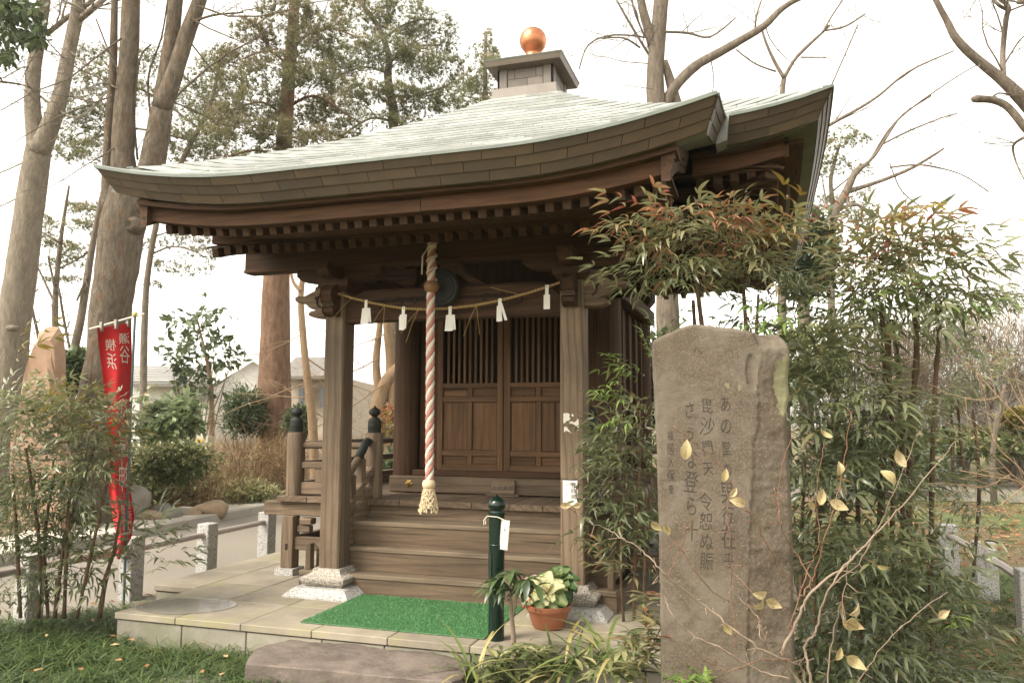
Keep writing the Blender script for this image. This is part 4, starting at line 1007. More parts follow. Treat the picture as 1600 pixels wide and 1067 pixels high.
# flower pot with ornamental cabbages
px_,py_=.845,-.375
pot=thing('flower_pot','round terracotta bowl pot beside the right porch post','pot',(px_,py_,0))
m=M(); m.lathe([(.092,.003),(.098,.012),(.128,.105),(.137,.107),(.14,.112),(.140,.138),(.136,.141),(.128,.138),(.122,.11),(.0,.105)],36,(px_,py_,0)); m.build('pot_body',terra,pot,auto=40)
m=M(); m.lathe([(.0,.12),(.118,.118)],24,(px_,py_,0)); m.build('potting_soil',soilm,pot)
def leafm(name,stops,rough=.45,trans=.25,spec=.5):
    m,t,b=newmat(name); at=N(t,'ShaderNodeAttribute',attribute_name='rnd'); c=ramp(t,at.outputs['Fac'],stops)
    t.links.new(c,b.inputs['Base Color']); b.inputs['Roughness'].default_value=rough; b.inputs['Specular IOR Level'].default_value=spec
    if trans:
        tb=N(t,'ShaderNodeBsdfTranslucent'); t.links.new(c,tb.inputs['Color']); mx=N(t,'ShaderNodeMixShader'); mx.inputs[0].default_value=trans
        t.links.new(b.outputs[0],mx.inputs[1]); t.links.new(tb.outputs[0],mx.inputs[2]); t.links.new(mx.outputs[0],t.nodes['Material Output'].inputs['Surface'])
    return m
kale=leafm('kale_leaf',[(0,(.05,.10,.03)),(.35,(.12,.19,.06)),(.55,(.42,.44,.20)),(.8,(.72,.68,.40)),(1,(.78,.73,.52))],.5,.3)
kalep=leafm('pink_kale_leaf',[(0,(.05,.10,.03)),(.35,(.14,.19,.06)),(.55,(.55,.45,.32)),(.8,(.72,.48,.42)),(1,(.70,.38,.36))],.5,.3)
def cabbage(name,c,r,mat,label,seed,tilt=.75):
    rr=random.Random(seed); root=thing(name,label,'plant',c,'ornamental cabbages in the terracotta pot'); V=[];F=[];Q=[]
    c=np.array(c,float)
    for ring,(n_,el,L) in enumerate(((7,1.25,.35),(8,.95,.55),(9,.6,.8),(9,.25,1.0),(8,-.1,1.1))):
        for k in range(n_):
            az=2*math.pi*(k+.5*(ring%2))/n_+rr.uniform(-.15,.15); e=el+rr.uniform(-.15,.15); NL,NW=6,7; o=len(V); Lx=L*r*rr.uniform(.9,1.1)
            for i in range(NL):
                t=i/(NL-1); wd=Lx*.42*math.sin(math.pi*(.12+.80*t**.9))
                for j in range(NW):
                    s=(j-(NW-1)/2)/((NW-1)/2); x=Lx*t; curl=-.45*t*t*Lx*(.2 if ring<2 else 1)
                    ruf=.09*Lx*t*math.sin(s*9+k+i)*abs(s)**1.5; y=s*wd; z=curl+.25*wd*s*s+ruf+(.05*Lx*math.sin(k*3+i*2.)*t)
                    px,pz=x*math.cos(e)-z*math.sin(e),x*math.sin(e)+z*math.cos(e)
                    V.append(c+np.array((px*math.cos(az)-y*math.sin(az),px*math.sin(az)+y*math.cos(az),pz+.01*ring*0)))
                    edge=abs(s)*.35+t*.25; Q.append(max(0,min(1,(1.0-ring*.10-(.22 if ring>3 else 0))-(edge*.75 if ring>2 else edge*.25)+rr.uniform(-.06,.06))))
            for i in range(NL-1):
                for j in range(NW-1): F.append((o+i*NW+j,o+i*NW+j+1,o+(i+1)*NW+j+1,o+(i+1)*NW+j))
    V=np.array(V); a_=tilt; q=V-c; ca,sa=math.cos(a_),math.sin(a_); V=np.stack([q[:,0],q[:,1]*ca-q[:,2]*sa,q[:,1]*sa+q[:,2]*ca],1)+c
    fast_mesh('leaves',V,np.array(F),np.array(Q),mat,root,'stuff',smooth=True); return root
cabbage('ornamental_cabbage',(px_-.005,py_-.05,.225),.135,kale,'cream hearted ornamental cabbage at the front of the pot',5)
cabbage('ornamental_cabbage',(px_-.115,py_+.0,.235),.085,kalep,'pink hearted ornamental cabbage at the left of the pot',6)
cabbage('ornamental_cabbage',(px_+.03,py_+.09,.27),.13,leafm('green_kale_leaf',[(0,(.04,.09,.03)),(.6,(.10,.17,.06)),(1,(.25,.30,.12))]),'plain green cabbage at the back right of the pot',7,.5)
m=M()
for k in range(14): 
    p=np.array((px_-.10+random.uniform(-.03,.03),py_-.09+random.uniform(-.02,.02),.155+random.uniform(-.02,.03))); m.lathe([(.0,-.009),(.007,-.006),(.009,0),(.007,.006),(.0,.009)],8,p)
tag(m.build('red_berries',plain('berry_red',(.55,.02,.015),.3,0,.1,5,0),None,kind='stuff',smooth=True),'bunch of red berries at the left rim of the pot','berries')
# ---- stele
SY=-1.45
def sp(u,v):
    d=_f+_r*((u-800)/FPX)-_u*((v-533.5)/FPX); q=CAM+d*((SY-CAM[1])/d[1]); return q[0],q[2]
so_=[(1033,1130),(1030,900),(1025,700),(1020,600),(1017,545),(1020,532),(1040,521),(1060,512),(1085,506),(1110,508),(1150,513),(1180,520),(1215,519),(1226,528),(1233,543),(1236,560),(1232,585),(1234,620),(1230,640),(1231,680),(1236,760),(1239,850),(1241,950),(1244,1130)]
sx=[sp(u,v) for u,v in so_]
L_=[p for p in sx[:5]]; Rr=[p for p in sx[15:]]
Lz=[p[1] for p in L_];Lx_=[p[0] for p in L_]; Rz=[p[1] for p in Rr][::-1];Rx=[p[0] for p in Rr][::-1]
Tx=[p[0] for p in sx[4:16]];Tz=[p[1] for p in sx[4:16]]
cr_=[sp(u,v) for u,v in ((1166,1130),(1168,950),(1170,850),(1173,760),(1177,690),(1185,645),(1182,600),(1190,560),(1186,540),(1180,521))]
crz=[p[1] for p in cr_];crx=[p[0] for p in cr_]
def sface(x,z):
    h=.005*mnoise.noise((x*5,z*4,1))+.0014*mnoise.noise((x*30,z*30,2))+.0009*mnoise.noise((x*80,z*80,5))
    e=x-np.interp(z,crz,crx)+.010*mnoise.noise((x*4,z*14,7))+.006*mnoise.noise((3,z*40,7))
    if e>0: h+=min(1,e/.012)**.7*.011+max(0,e-.02)*.30+.008*mnoise.noise((x*7,z*5,4))+.005*mnoise.noise((x*24,z*17,4))+.003*mnoise.noise((x*60,z*50,4))
    ez=1.585-z
    if e>-.01 and ez<0: h+=min(.05,-ez*.9)
    lx=(x-2.215)/.045; lz=(z-1.42)/.14; rr=lx*lx+lz*lz
    if rr<1: h+=.012*(1-rr)**.5
    fx=(x-2.085)/.026; fz=(z-1.475)/.085; rr=fx*fx+fz*fz
    if rr<1: h+=.014*(1-rr)**.35
    return SY+h
stl=thing('inscribed_stele','tall brown standing stone carved with brush style Japanese verse','stele',(1.97,SY+.1,-.2))
NU,NV=96,230
vs=[];fs=[];mi=[]
zb=sx[0][1]
for i in range(NU+1):
    for j in range(NV+1):
        s=i/NU; 
        x=Lx_[0]+(Rx[0]-Lx_[0])*s
        zt=np.interp(Tx[0]+(Tx[-1]-Tx[0])*s,Tx,Tz); zt+=.006*mnoise.noise((s*9,2,3))+.004*mnoise.noise((s*31,2,3)); z=zb+(zt-zb)*(j/NV)
        xl=np.interp(z,Lz,Lx_); xr=np.interp(z,Rz,Rx)
        x=xl+(xr-xl)*s; x+=.004*mnoise.noise((x*3,z*12,9))*(1 if s in(0,1) else 0)
        ed=min(s,1-s)*.56; et=(1-j/NV)*1.8
        y=sface(x,z)+.02*max(0,1-min(ed,et)/.014)**2
        vs.append((x,y,z))
ix=lambda i,j:i*(NV+1)+j
m=M()
for i in range(NU):
    for j in range(NV): fs.append((ix(i,j),ix(i+1,j),ix(i+1,j+1),ix(i,j+1)))
nb=len(vs); rim=[ix(0,j) for j in range(NV)]+[ix(i,NV) for i in range(NU)]+[ix(NU,j) for j in range(NV,0,-1)]+[ix(i,0) for i in range(NU,0,-1)]
for r_ in rim: x,y,z=vs[r_]; vs.append((x+.03*(x<1.9)-.02*(x>2.1)+.01*mnoise.noise((z*6,x*6,3)),SY+.20+.02*mnoise.noise((x*4,z*4,8)),z-.01))
n_=len(rim)
for k in range(n_): fs.append((rim[k],nb+k,nb+(k+1)%n_,rim[(k+1)%n_])[::-1])
fs.append(tuple(nb+k for k in range(n_)))
m.add(vs,fs); st=m.build('stone_slab',steler,stl,smooth=True); st.data.set_sharp_from_angle(angle=R(50)); st.data.materials.append(lichen)
mids=np.zeros(len(st.data.polygons),np.int32); k=0
for i in range(NU):
    for j in range(NV):
        x,y,z=vs[ix(i,j)]; 
        if ((x-2.218)/.043)**2+((z-1.42)/.135)**2<1+.5*mnoise.noise((x*40,z*40,1)) or mnoise.noise((x*6,z*6,11))+.5*mnoise.noise((x*25,z*25,12))>.55+.25*(x<2.02): mids[k]=1
        k+=1
st.data.polygons.foreach_set('material_index',mids)
def carve(txt,u,v0,v1,scale=1.,jit=.16):
    x0,z0=sp(u,v0); x1,z1=sp(u,v1); n_=len(txt); pitch=(z0-z1)/n_; size=pitch/1.05
    def fn(a_,b_):
        x=x0+a_*scale*1.0; z=z0-pitch*.5+b_; return (x,sface(x,z)-.0014,z)
    for k_,ch_ in enumerate(txt):
        def f2_(a_,b_,k_=k_): return fn(a_,b_-k_*pitch)
        text_mesh(stl,'carved_character',ch_,cutm,size,f2_,jitter=jit,thin=.010)
carve('あの堂の男行在乎',1133,614,893,.62); carve('毘沙門天',1104,618,748,.75); carve('令恕ぬ賑',1102,768,892,.72); carve('さうな登ら十',1077,622,848,.62); carve('福居入保童',1047,670,775,.6); carve('へ',1090,540,556)
# ---- banner
BD=6.2
lef=[(152,513),(154,540),(160,585),(165,640),(168,700),(170,760),(176,810),(184,845),(182,872)]; rig=[(205,504),(206,540),(206,600),(206,650),(205,700),(203,760),(210,805),(206,838),(187,874)]
ban=thing('banner','tall red cloth banner on a pole with white mirrored lettering','banner',tuple(WG(193,945)))
def bpt(t,s):
    f=s*(len(lef)-1); u0=np.interp(f,range(len(lef)),[p[0] for p in lef]);v0=np.interp(f,range(len(lef)),[p[1] for p in lef]);u1=np.interp(f,range(len(lef)),[p[0] for p in rig]);v1=np.interp(f,range(len(lef)),[p[1] for p in rig])
    dd=BD+.25*(t-.5)+.05*math.sin(t*7+s*3)*(.3+s)+.03*math.sin(s*11+t*2)
    return W(u0+(u1-u0)*t,v0+(v1-v0)*t,dd)
m=M(); NT,NS=18,60; m.add([bpt(i/NT,j/NS) for j in range(NS+1) for i in range(NT+1)],[(j*(NT+1)+i,(j+1)*(NT+1)+i,(j+1)*(NT+1)+i+1,j*(NT+1)+i+1) for j in range(NS) for i in range(NT)])
m.build('cloth',redc,ban,smooth=True)
def btext(txt,t0,s0,size,name='lettering',asp=1.):
    # size in metres; mirrored because the print shows through from the back
    def fn(a_,b_):
        t=t0-a_*asp/.30; s=s0-b_/1.85; p=bpt(t,s); return p+(CAM-p)/np.linalg.norm(CAM-p)*.006
    text_mesh(ban,name,txt,whitec,size,fn)
btext('瀬谷',.78,.085,.125,asp=.8); btext('横浜',.36,.115,.125,asp=.8); btext('八福神',.70,.37,.20,asp=.75); btext('毘沙門天',.80,.70,.085,asp=.7); btext('徳善寺',.52,.72,.085,asp=.7)
m=M(); m.tube([WG(193,946),W(200,760,6.23),W(205,620,6.26),W(211,493,6.28)],.010,10); m.build('pole',plain('teal_pole',(.09,.15,.14),.4,.2,.1,5,0),ban,auto=40)
m=M(); m.tube([W(140,514,6.45),W(226,490,6.25)],.007,8); m.build('crossbar',ropew,ban)
m=M(); m.lathe([(.0,-.02),(.018,-.015),(.022,0),(.018,.015),(.0,.02)],12,W(211,491,6.28)); m.build('pole_knob',plain('yellow_cap',(.6,.5,.15),.5),ban,smooth=True)
for t in (.12,.55,.9):
    p=bpt(t,.0); m=M(); m.box(p[0]-.012,p[0]+.012,p[1]-.01,p[1]+.01,p[2]-.03,p[2]+.045); m.build('cloth_loop',plain('grey_clip',(.3,.28,.25),.6),ban)
# ================================================================ VEGETATION
def bark(name,c1,c2,patch=None,scale=6,b_=.6):
    m,t,b=newmat(name); v,rnd,raw=coords(t,3.,(1,1,.28)); n=noise_(t,v,scale*3,6,.65); n2=noise_(t,raw,scale*.6,4,.6)
    c=mixc(t,ramp(t,n,[(.3,(0,0,0)),(.7,(1,1,1))]),c1,c2)
    if patch: c=mixc(t,ramp(t,noise_(t,v,scale*2.2,5,.7),[(.55,(0,0,0)),(.64,(.8,.8,.8))]),c,patch)
    c=mixc(t,math_(t,'MULTIPLY',n2,.35),c,tuple(x*.55 for x in c1))
    t.links.new(c,b.inputs['Base Color']); b.inputs['Roughness'].default_value=.9; b.inputs['Specular IOR Level'].default_value=.2; bump(t,b,math_(t,'ADD',n,math_(t,'MULTIPLY',noise_(t,v,scale*12,4,.7),.5)),b_,.06); return m
bk_z=bark('flaking_bark',(.12,.095,.07),(.33,.275,.21),(.27,.14,.07),7,1.)
bk_p=bark('pale_bark',(.21,.175,.135),(.41,.355,.28),None,7,.8)
bk_c=bark('cedar_bark',(.15,.09,.058),(.33,.205,.135),None,5,.9)
bk_d=bark('grey_bark',(.12,.096,.074),(.28,.23,.18))
bk_r=bark('orange_bark',(.30,.20,.12),(.42,.30,.19))
bk_t=bark('twig_bark',(.20,.145,.105),(.33,.26,.20),None,12,.2)
bk_n=bark('cane_bark',(.085,.055,.035),(.16,.105,.065),None,12,.3)
RT=random.Random(11)
WF=[1.]
def ppath(nodes,d,jd=.0,sub=4):
    """nodes (u,v,width px) -> smooth points, radii"""
    P=[np.array(W(n_[0],n_[1],(n_[3] if len(n_)>3 else d)+RT.uniform(-jd,jd))) for n_ in nodes]; r=[WF[0]*n_[2]*((n_[3] if len(n_)>3 else d))/FPX/2 for n_ in nodes]
    out=[];rr=[]
    for i in range(len(P)-1):
        p0=P[max(i-1,0)];p1=P[i];p2=P[i+1];p3=P[min(i+2,len(P)-1)]
        for k in range(sub):
            t=k/sub; out.append(.5*((2*p1)+(-p0+p2)*t+(2*p0-5*p1+4*p2-p3)*t*t+(-p0+3*p1-3*p2+p3)*t**3)); rr.append(r[i]+(r[i+1]-r[i])*t)
    out.append(P[-1]); rr.append(r[-1]); return out,rr
def rough(m,pts,rad,n=14,amp=.05):
    o=len(m.v); m.tube(pts,rad,n)
    for i in range(o,len(m.v)):
        p=np.array(m.v[i]); k=(i-o)//n; c=np.array(pts[min(k,len(pts)-1)]); q=p-c; s=1+amp*(mnoise.noise((p[0]*4,p[1]*4,p[2]*1.5))*1.6+mnoise.noise((p[0]*13,p[1]*13,p[2]*5))); m.v[i]=tuple(c+q*s)
def grow(m,p,d,L,r,lev,n=4,spread=.55,up=.05,droop=0.,seg=5,kids=(2,3),tips=None):
    d=d/np.linalg.norm(d); pts=[p];rad=[r]; q=p.copy(); dd=d.copy()
    for i in range(seg):
        dd=dd+np.array([RT.gauss(0,.13),RT.gauss(0,.13),RT.gauss(0,.13)+up-droop*(i/seg)]); dd/=np.linalg.norm(dd); q=q+dd*L/seg; pts.append(q.copy()); rad.append(r*(1-.65*(i+1)/seg))
    m.tube(pts,rad,n,caps=False)
    if tips is not None and lev<=1: tips+= [(x.copy(),dd.copy()) for x in pts[2:]]
    if lev<=0: return
    for k in range(RT.randint(*kids)+1):
        i=RT.randint(1,seg); a_=np.array([RT.gauss(0,1),RT.gauss(0,1),RT.gauss(0,.7)]); a_/=np.linalg.norm(a_)
        nd=dd*(1-spread)+a_*spread*1.1
        grow(m,pts[i],nd,L*RT.uniform(.45,.72),max(rad[i]*.6,.0022),lev-1,max(3,n-1),spread,up,droop,max(3,seg-1),kids,tips)
def tree(name,label,bark_,stems,d,limbs=(),twigs=(),group=None,cat='tree',jd=.15,amp=.05):
    """stems/limbs: pixel paths; twigs: (u,v,dirx,diry,len m,lev)"""
    allp=[];
    root=None
    pts,rad=ppath(stems[0],d); base=pts[0]
    root=thing(name,label,cat,(base[0],base[1],-.2),group)
    m=M(); rough(m,[np.array((base[0],base[1],-.45))]*(base[2]>0.2)+pts,[rad[0]*1.25]*(base[2]>0.2)+rad,16,amp)
    for s in stems[1:]: p_,r_=ppath(s,d,jd*.3); rough(m,p_,r_,14,amp)
    m.build('trunk',bark_,root,smooth=True)
    tips=[]
    tw=M()
    for s in limbs:
        p_,r_=ppath(s,d,jd); m=M(); m.tube(p_,[max(x,.004) for x in r_],8); m.build('limb',bark_,root,smooth=True)
        for k in range(len(p_)//2):
            i=RT.randint(1,len(p_)-1); dd=p_[i]-p_[i-1]; L=RT.uniform(.5,1.1)*min(1.4,d*.05+.3)
            a_=np.array([RT.gauss(0,1),RT.gauss(0,1),RT.gauss(.2,.8)]); grow(tw,p_[i],dd/np.linalg.norm(dd)*.6+a_*.5,L*1.2,max(r_[i]*.4,.004),2,4,tips=tips)
    for (u,v,dx,dy,L,lev,r) in twigs:
        p=np.array(W(u,v,d+RT.uniform(-.3,.3))); dd=_r*dx-_u*dy+_f*RT.uniform(-.4,.4); grow(tw,p,dd,L,r,lev,5,tips=tips)
    if tw.v: tw.build('twigs',bark_,root,kind='stuff')
    return root,tips
def needles_at(root,clumps,mat,d,n=60,size=.16,name='crown',flat=.55,upb=.5):
    pp=[];dd=[];rn=[]
    for c in clumps:
        u,v,wr,hr=c[0],c[1],c[2]*1.22,c[3]*1.2; dz=c[4] if len(c)>4 else RT.uniform(-.8,.8); C=np.array(W(u,v,d+dz)); k=(d+dz)/FPX
        N_=int(n*5.6*(wr*hr)/(40*22))+10
        q=RNG.normal(0,1,(N_,3)); q/=np.linalg.norm(q,axis=1,keepdims=True); q*=RNG.uniform(.15,1,(N_,1))**.5
        tone=RT.uniform(-.12,.12)
        P=C+ (q[:,:1]*wr*k)*_r+ (q[:,1:2]*wr*k*.8)*np.array((_f[0],_f[1],0)) + (q[:,2:]*hr*k)*np.array((0,0,1.))
        # layered sub-tufts
        P+=np.array([[.25*mnoise.noise((p[0]*1.7,p[1]*1.7,p[2]*1.7)) for _ in range(3)] for p in P])
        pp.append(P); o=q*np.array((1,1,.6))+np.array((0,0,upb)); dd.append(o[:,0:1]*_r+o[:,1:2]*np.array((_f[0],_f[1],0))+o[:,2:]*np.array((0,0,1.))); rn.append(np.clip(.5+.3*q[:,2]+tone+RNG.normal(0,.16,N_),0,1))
    P=np.concatenate(pp);D=np.concatenate(dd);Q=np.concatenate(rn); parts=[]
    grp=RNG.integers(0,3,len(P))
    for k in range(3):
        s=grp==k
        if s.sum(): parts.append(stamp(NEED[k],P[s],frames(D[s],RNG.uniform(0,6.28,s.sum())),RNG.uniform(.6,1.1,s.sum())*size*.9,Q[s]))
    V,F,Q=merge(parts); return fast_mesh(name,V,F,Q,mat,root,'stuff')
pinem=leafm('pine_needles',[(0,(.08,.09,.045)),(.45,(.19,.20,.095)),(.8,(.28,.27,.14)),(1,(.33,.26,.15))],.6,.4,.3)  # needle colours lightened to stand in for haze over the far pines
cedm=leafm('cedar_needles',[(0,(.09,.095,.05)),(.5,(.20,.20,.105)),(.85,(.29,.25,.14)),(1,(.32,.20,.12))],.65,.4,.3)
evg=leafm('evergreen_leaf',[(0,(.04,.06,.03)),(.6,(.10,.135,.065)),(1,(.20,.235,.12))],.4,.3)
lime=leafm('broad_leaf',[(0,(.08,.12,.05)),(.6,(.27,.34,.17)),(1,(.42,.47,.28))],.4,.45)
nand=leafm('nandina_leaf',[(0,(.06,.075,.035)),(.3,(.145,.168,.08)),(.5,(.225,.24,.125)),(.62,(.27,.265,.125)),(.74,(.31,.24,.115)),(.84,(.37,.18,.09)),(.93,(.40,.14,.075)),(1,(.28,.085,.065))],.30,.42,.9)
nandg=leafm('fresh_nandina_leaf',[(0,(0.055,0.099,0.028)),(.5,(0.143,0.220,0.055)),(1,(0.264,0.330,0.088))],.35,.3,.6)
nandy=leafm('yellowing_nandina_leaf',[(0,(.09,.10,.025)),(.5,(.21,.17,.035)),(1,(.28,.14,.04))],.4,.3)
yell0=leafm('yellow_leaf',[(0,(.29,.21,.11)),(.5,(.47,.37,.215)),(1,(.41,.34,.18))],.55,.3)
yell=yell0
t=yell.node_tree; b=t.nodes['Principled BSDF']; v,rnd,raw=coords(t,9.); sp_=noise_(t,raw,90,3,.6); src=b.inputs['Base Color'].links[0].from_socket
cc=mixc(t,ramp(t,sp_,[(.56,(0,0,0)),(.66,(.8,.8,.8))]),src,(.16,.085,.035)); cc=mixc(t,math_(t,'MULTIPLY',rnd,.5),cc,(.34,.30,.10)); t.links.new(cc,b.inputs['Base Color'])
dryg=leafm('dry_twig',[(0,(.14,.09,.05)),(.5,(.27,.185,.10)),(1,(.40,.30,.17))],.8,0,.2)
varg=leafm('variegated_leaf',[(0,(.06,.09,.035)),(.5,(.15,.18,.075)),(.75,(.30,.30,.14)),(1,(.50,.47,.25))],.45,.4)
mond=leafm('grass_blade',[(0,(0.027,0.051,0.016)),(.5,(0.074,0.119,0.032)),(.85,(0.162,0.203,0.061)),(1,(0.351,0.297,0.121))],.5,.2)
litm=leafm('fallen_leaf',[(0,(.10,.05,.025)),(.4,(.23,.11,.05)),(.7,(.40,.20,.09)),(1,(.45,.33,.18))],.7,.15,.3)
# ---------------------------------------------------- trees, left to right
WF[0]=.84
t1,_=tree('bare_tree','pale grey forked trunk at the left picture edge','tree' and bk_p,[[(0,700,70),(12,600,62),(22,500,57),(40,370,50),(55,270,46),(62,225,42)],[(58,240,34),(50,150,27),(60,60,23),(70,0,20),(76,-80,18)],[(60,240,40),(90,165,28),(108,80,24),(122,10,22),(132,-80,20)]],11.5,
  limbs=[[(72,55,9),(105,28,9),(140,5,8),(170,-25,7)],[(118,36,12),(145,14,11),(175,-12,9)],[(62,150,4),(120,185,4),(170,140,3)],[(105,150,4),(140,158,3),(175,165,2)]],twigs=[(70,30,-.6,.8,2.,3,.014),(110,80,.8,.6,2.,3,.012),(45,250,-1,.4,1.8,3,.012),(50,300,-1,.5,1.2,2,.012),(60,100,-1,.4,1.2,2,.012)])
WF[0]=1.
m=M(); p=W(20,512,11.2); m.lathe([(.01,-.05),(.07,-.045),(.09,0),(.06,.03),(.02,.02)],12,p); m.build('branch_scar',bk_p,t1,smooth=True)
WF[0]=.86
t2,_=tree('bare_tree','thick flaking trunk with a branch scar, just left of the roof',bk_z,[[(150,720,92),(160,640,82),(168,560,72),(172,490,70),(182,420,74),(192,350,76),(196,300,58),(192,240,40),(196,150,34),(203,60,31),(207,-80,28)],[(172,330,30),(168,240,17),(176,120,14),(179,0,11),(182,-70,10)],[(205,340,50),(228,285,46),(240,245,44),(250,190,40),(258,130,31),(268,60,26),(280,-70,24)],[(252,170,36),(275,110,29),(292,55,27),(312,0,24),(335,-80,22)]],10.5,
  limbs=[[(256,172,4),(300,128,4),(350,88,3.4),(400,60,2.6),(430,30,2)],[(236,190,4),(232,120,4),(252,60,3),(262,0,2.5)],[(215,250,4),(210,180,4),(218,95,3.4),(236,70,3)],[(185,140,3.5),(150,120,3),(110,100,2.4),(70,60,2)],[(200,140,3),(172,85,3),(150,30,2.4)],[(290,40,5),(330,25,4),(380,20,2.6)]],twigs=[(190,60,-.8,.8,2.2,3,.014),(260,20,.5,.9,2.4,3,.014),(176,150,-.9,.5,2.,3,.012),(245,150,.9,.4,2.2,3,.012),(310,10,.9,.5,2.2,3,.014),(250,80,.6,.8,1.6,2,.012),(215,200,-.5,.8,1.5,2,.012),(300,30,.7,.6,1.5,2,.012)],amp=.06)
WF[0]=1.
m=M(); c=np.array(W(199,350,10.28)); 
m.sweep([[c+_r*r*math.cos(a_)*1.2+_u*r*math.sin(a_)-_f*o for a_ in np.linspace(0,2*math.pi,16,endpoint=False)] for r,o in ((.15,-.14),(.10,-.04),(.07,-.008),(.048,-.006),(.03,-.03))]); m.build('branch_scar',bk_z,t2,smooth=True)
CL=[]
for (u,v,w_,h_) in ((455,20,40,22),(400,55,34,20),(500,60,38,22),(370,95,36,18),(430,110,40,24),(495,120,42,20),(350,140,34,16),(400,165,40,22),(470,175,46,24),(520,170,36,18),(375,205,36,18),(440,215,44,20),(500,225,40,16),(345,185,22,14),(330,215,26,12),(540,205,30,14),(470,60,30,18)): CL.append((u,v,w_,h_))
t3,_=tree('conifer','tall straight reddish conifer trunk rising behind the left porch eave',bk_c,[[(427,760,60),(428,690,55),(429,600,50),(430,520,46),(432,430,41),(438,330,31),(442,250,26),(450,140,21),(458,40,17),(464,-80,13)]],15,
  limbs=[[(441,245,5),(400,235,4),(360,245,3),(340,262,2)],[(446,185,5),(410,160,4),(360,172,3)],[(448,170,5),(490,150,4),(540,178,3),(560,190,2)],[(452,105,5),(420,80,4),(380,92,2)],[(455,80,6),(480,55,5),(520,45,4),(560,60,2)],[(444,215,4),(490,215,3),(520,232,2)],[(458,30,4),(430,20,3),(400,40,2)],[(437,300,3),(400,290,2),(370,300,2)]],amp=.03)
needles_at(t3,CL,cedm,15,46,.15)
CL=[(u,v,w_,h_) for (u,v,w_,h_) in ((560,20,44,24),(620,30,48,28),(670,60,44,26),(600,80,46,24),(550,90,40,22),(645,100,42,22),(690,110,36,20),(575,140,40,18),(620,150,40,20),(655,160,38,18),(540,160,34,16),(700,150,34,16),(590,190,30,12),(640,195,30,12),(520,110,34,18),(560,230,26,8))]
t4,_=tree('pine_tree','broad pine with a kinked trunk behind the roof slope',bk_d,[[(612,700,20),(612,300,17),(613,225,15),(615,180,14),(606,120,12),(608,90,10),(590,40,8),(560,0,6),(530,-50,4)]],20,
  limbs=[[(613,190,5),(580,185,4),(545,205,4),(520,225,3)],[(610,150,4),(650,150,4),(700,135,3)],[(607,100,5),(640,75,4),(690,70,3)],[(606,115,4),(570,105,3),(530,118,3)],[(600,60,4),(640,35,3),(680,30,2)]])
needles_at(t4,CL,pinem,20,52,.17)
t5,_=tree('conifer','small pointed conifer beside the cupola',bk_d,[[(762,400,12),(760,200,10),(758,120,7),(759,50,3)]],23)
needles_at(t5,[(759,62,8,12),(756,82,16,12),(762,102,22,13),(748,122,26,14),(766,135,30,13),(740,152,32,13),(725,135,24,12),(775,85,12,8),(752,170,34,12),(710,165,24,10)],pinem,23,52,.17)
CL=[(u,v,w_,h_) for (u,v,w_,h_) in ((345,95,24,18),(330,125,34,18),(150,125,36,18),(128,165,38,18),(155,190,40,20),(120,215,36,16),(140,240,36,14),(100,240,28,12),(225,100,24,18),(225,150,24,18),(300,160,40,22),(345,175,40,22),(320,205,42,20),(285,220,34,16),(350,240,38,14),(310,245,40,14),(400,245,30,10),(150,85,26,14))]
t6,_=tree('pine_tree','dense olive pine filling the gaps between the left trunks',bk_d,[[(225,720,12),(224,620,11),(226,500,10),(232,420,9),(250,330,8),(290,240,8),(330,160,6),(345,80,4)]],22,
  limbs=[[(232,400,3),(270,385,3),(310,395,2)],[(240,370,3),(280,360,2),(320,370,2)],[(300,220,4),(200,200,3),(140,220,3)],[(310,200,4),(220,140,3),(150,150,3)]])
needles_at(t6,CL,pinem,22,52,.18)
needles_at(t6,[(245,380,22,10),(285,375,26,12),(310,400,28,10),(265,415,24,10),(300,425,24,8),(330,385,20,8),(240,445,12,6),(355,360,20,7),(380,375,12,5)],cedm,22,44,.16,'lower_crown')
t7,_=tree('pine_tree','thin young pine standing behind the leaning reddish stone',bk_d,[[(85,720,11),(88,560,10),(86,480,9),(92,400,7),(100,340,5),(108,290,3)]],17,
  limbs=[[(88,480,4),(65,430,3),(40,380,2)],[(88,460,4),(75,400,3)],[(92,420,3),(130,400,3),(150,380,2)],[(95,380,3),(60,360,2),(30,345,2)]])
needles_at(t7,[(120,330,22,12),(105,355,22,10),(85,385,26,11),(140,350,18,9),(120,395,26,10),(95,415,22,9),(150,320,14,8),(70,345,14,7),(145,375,14,7),(100,435,20,6)],pinem,17,44,.15)
tree('bare_tree','slanting slim bare trunk behind the reddish stone',bk_d,[[(108,640,14),(116,550,13),(126,500,12),(137,430,11),(147,370,9),(160,300,6)]],15,limbs=[[(112,560,4),(100,500,4),(92,450,3)],[(60,600,5),(62,540,5),(50,480,4),(48,440,3)],[(137,430,4),(120,470,3)]],twigs=[(110,500,-.5,1,1.6,2,.012),(50,470,-.6,1,1.5,2,.012)])
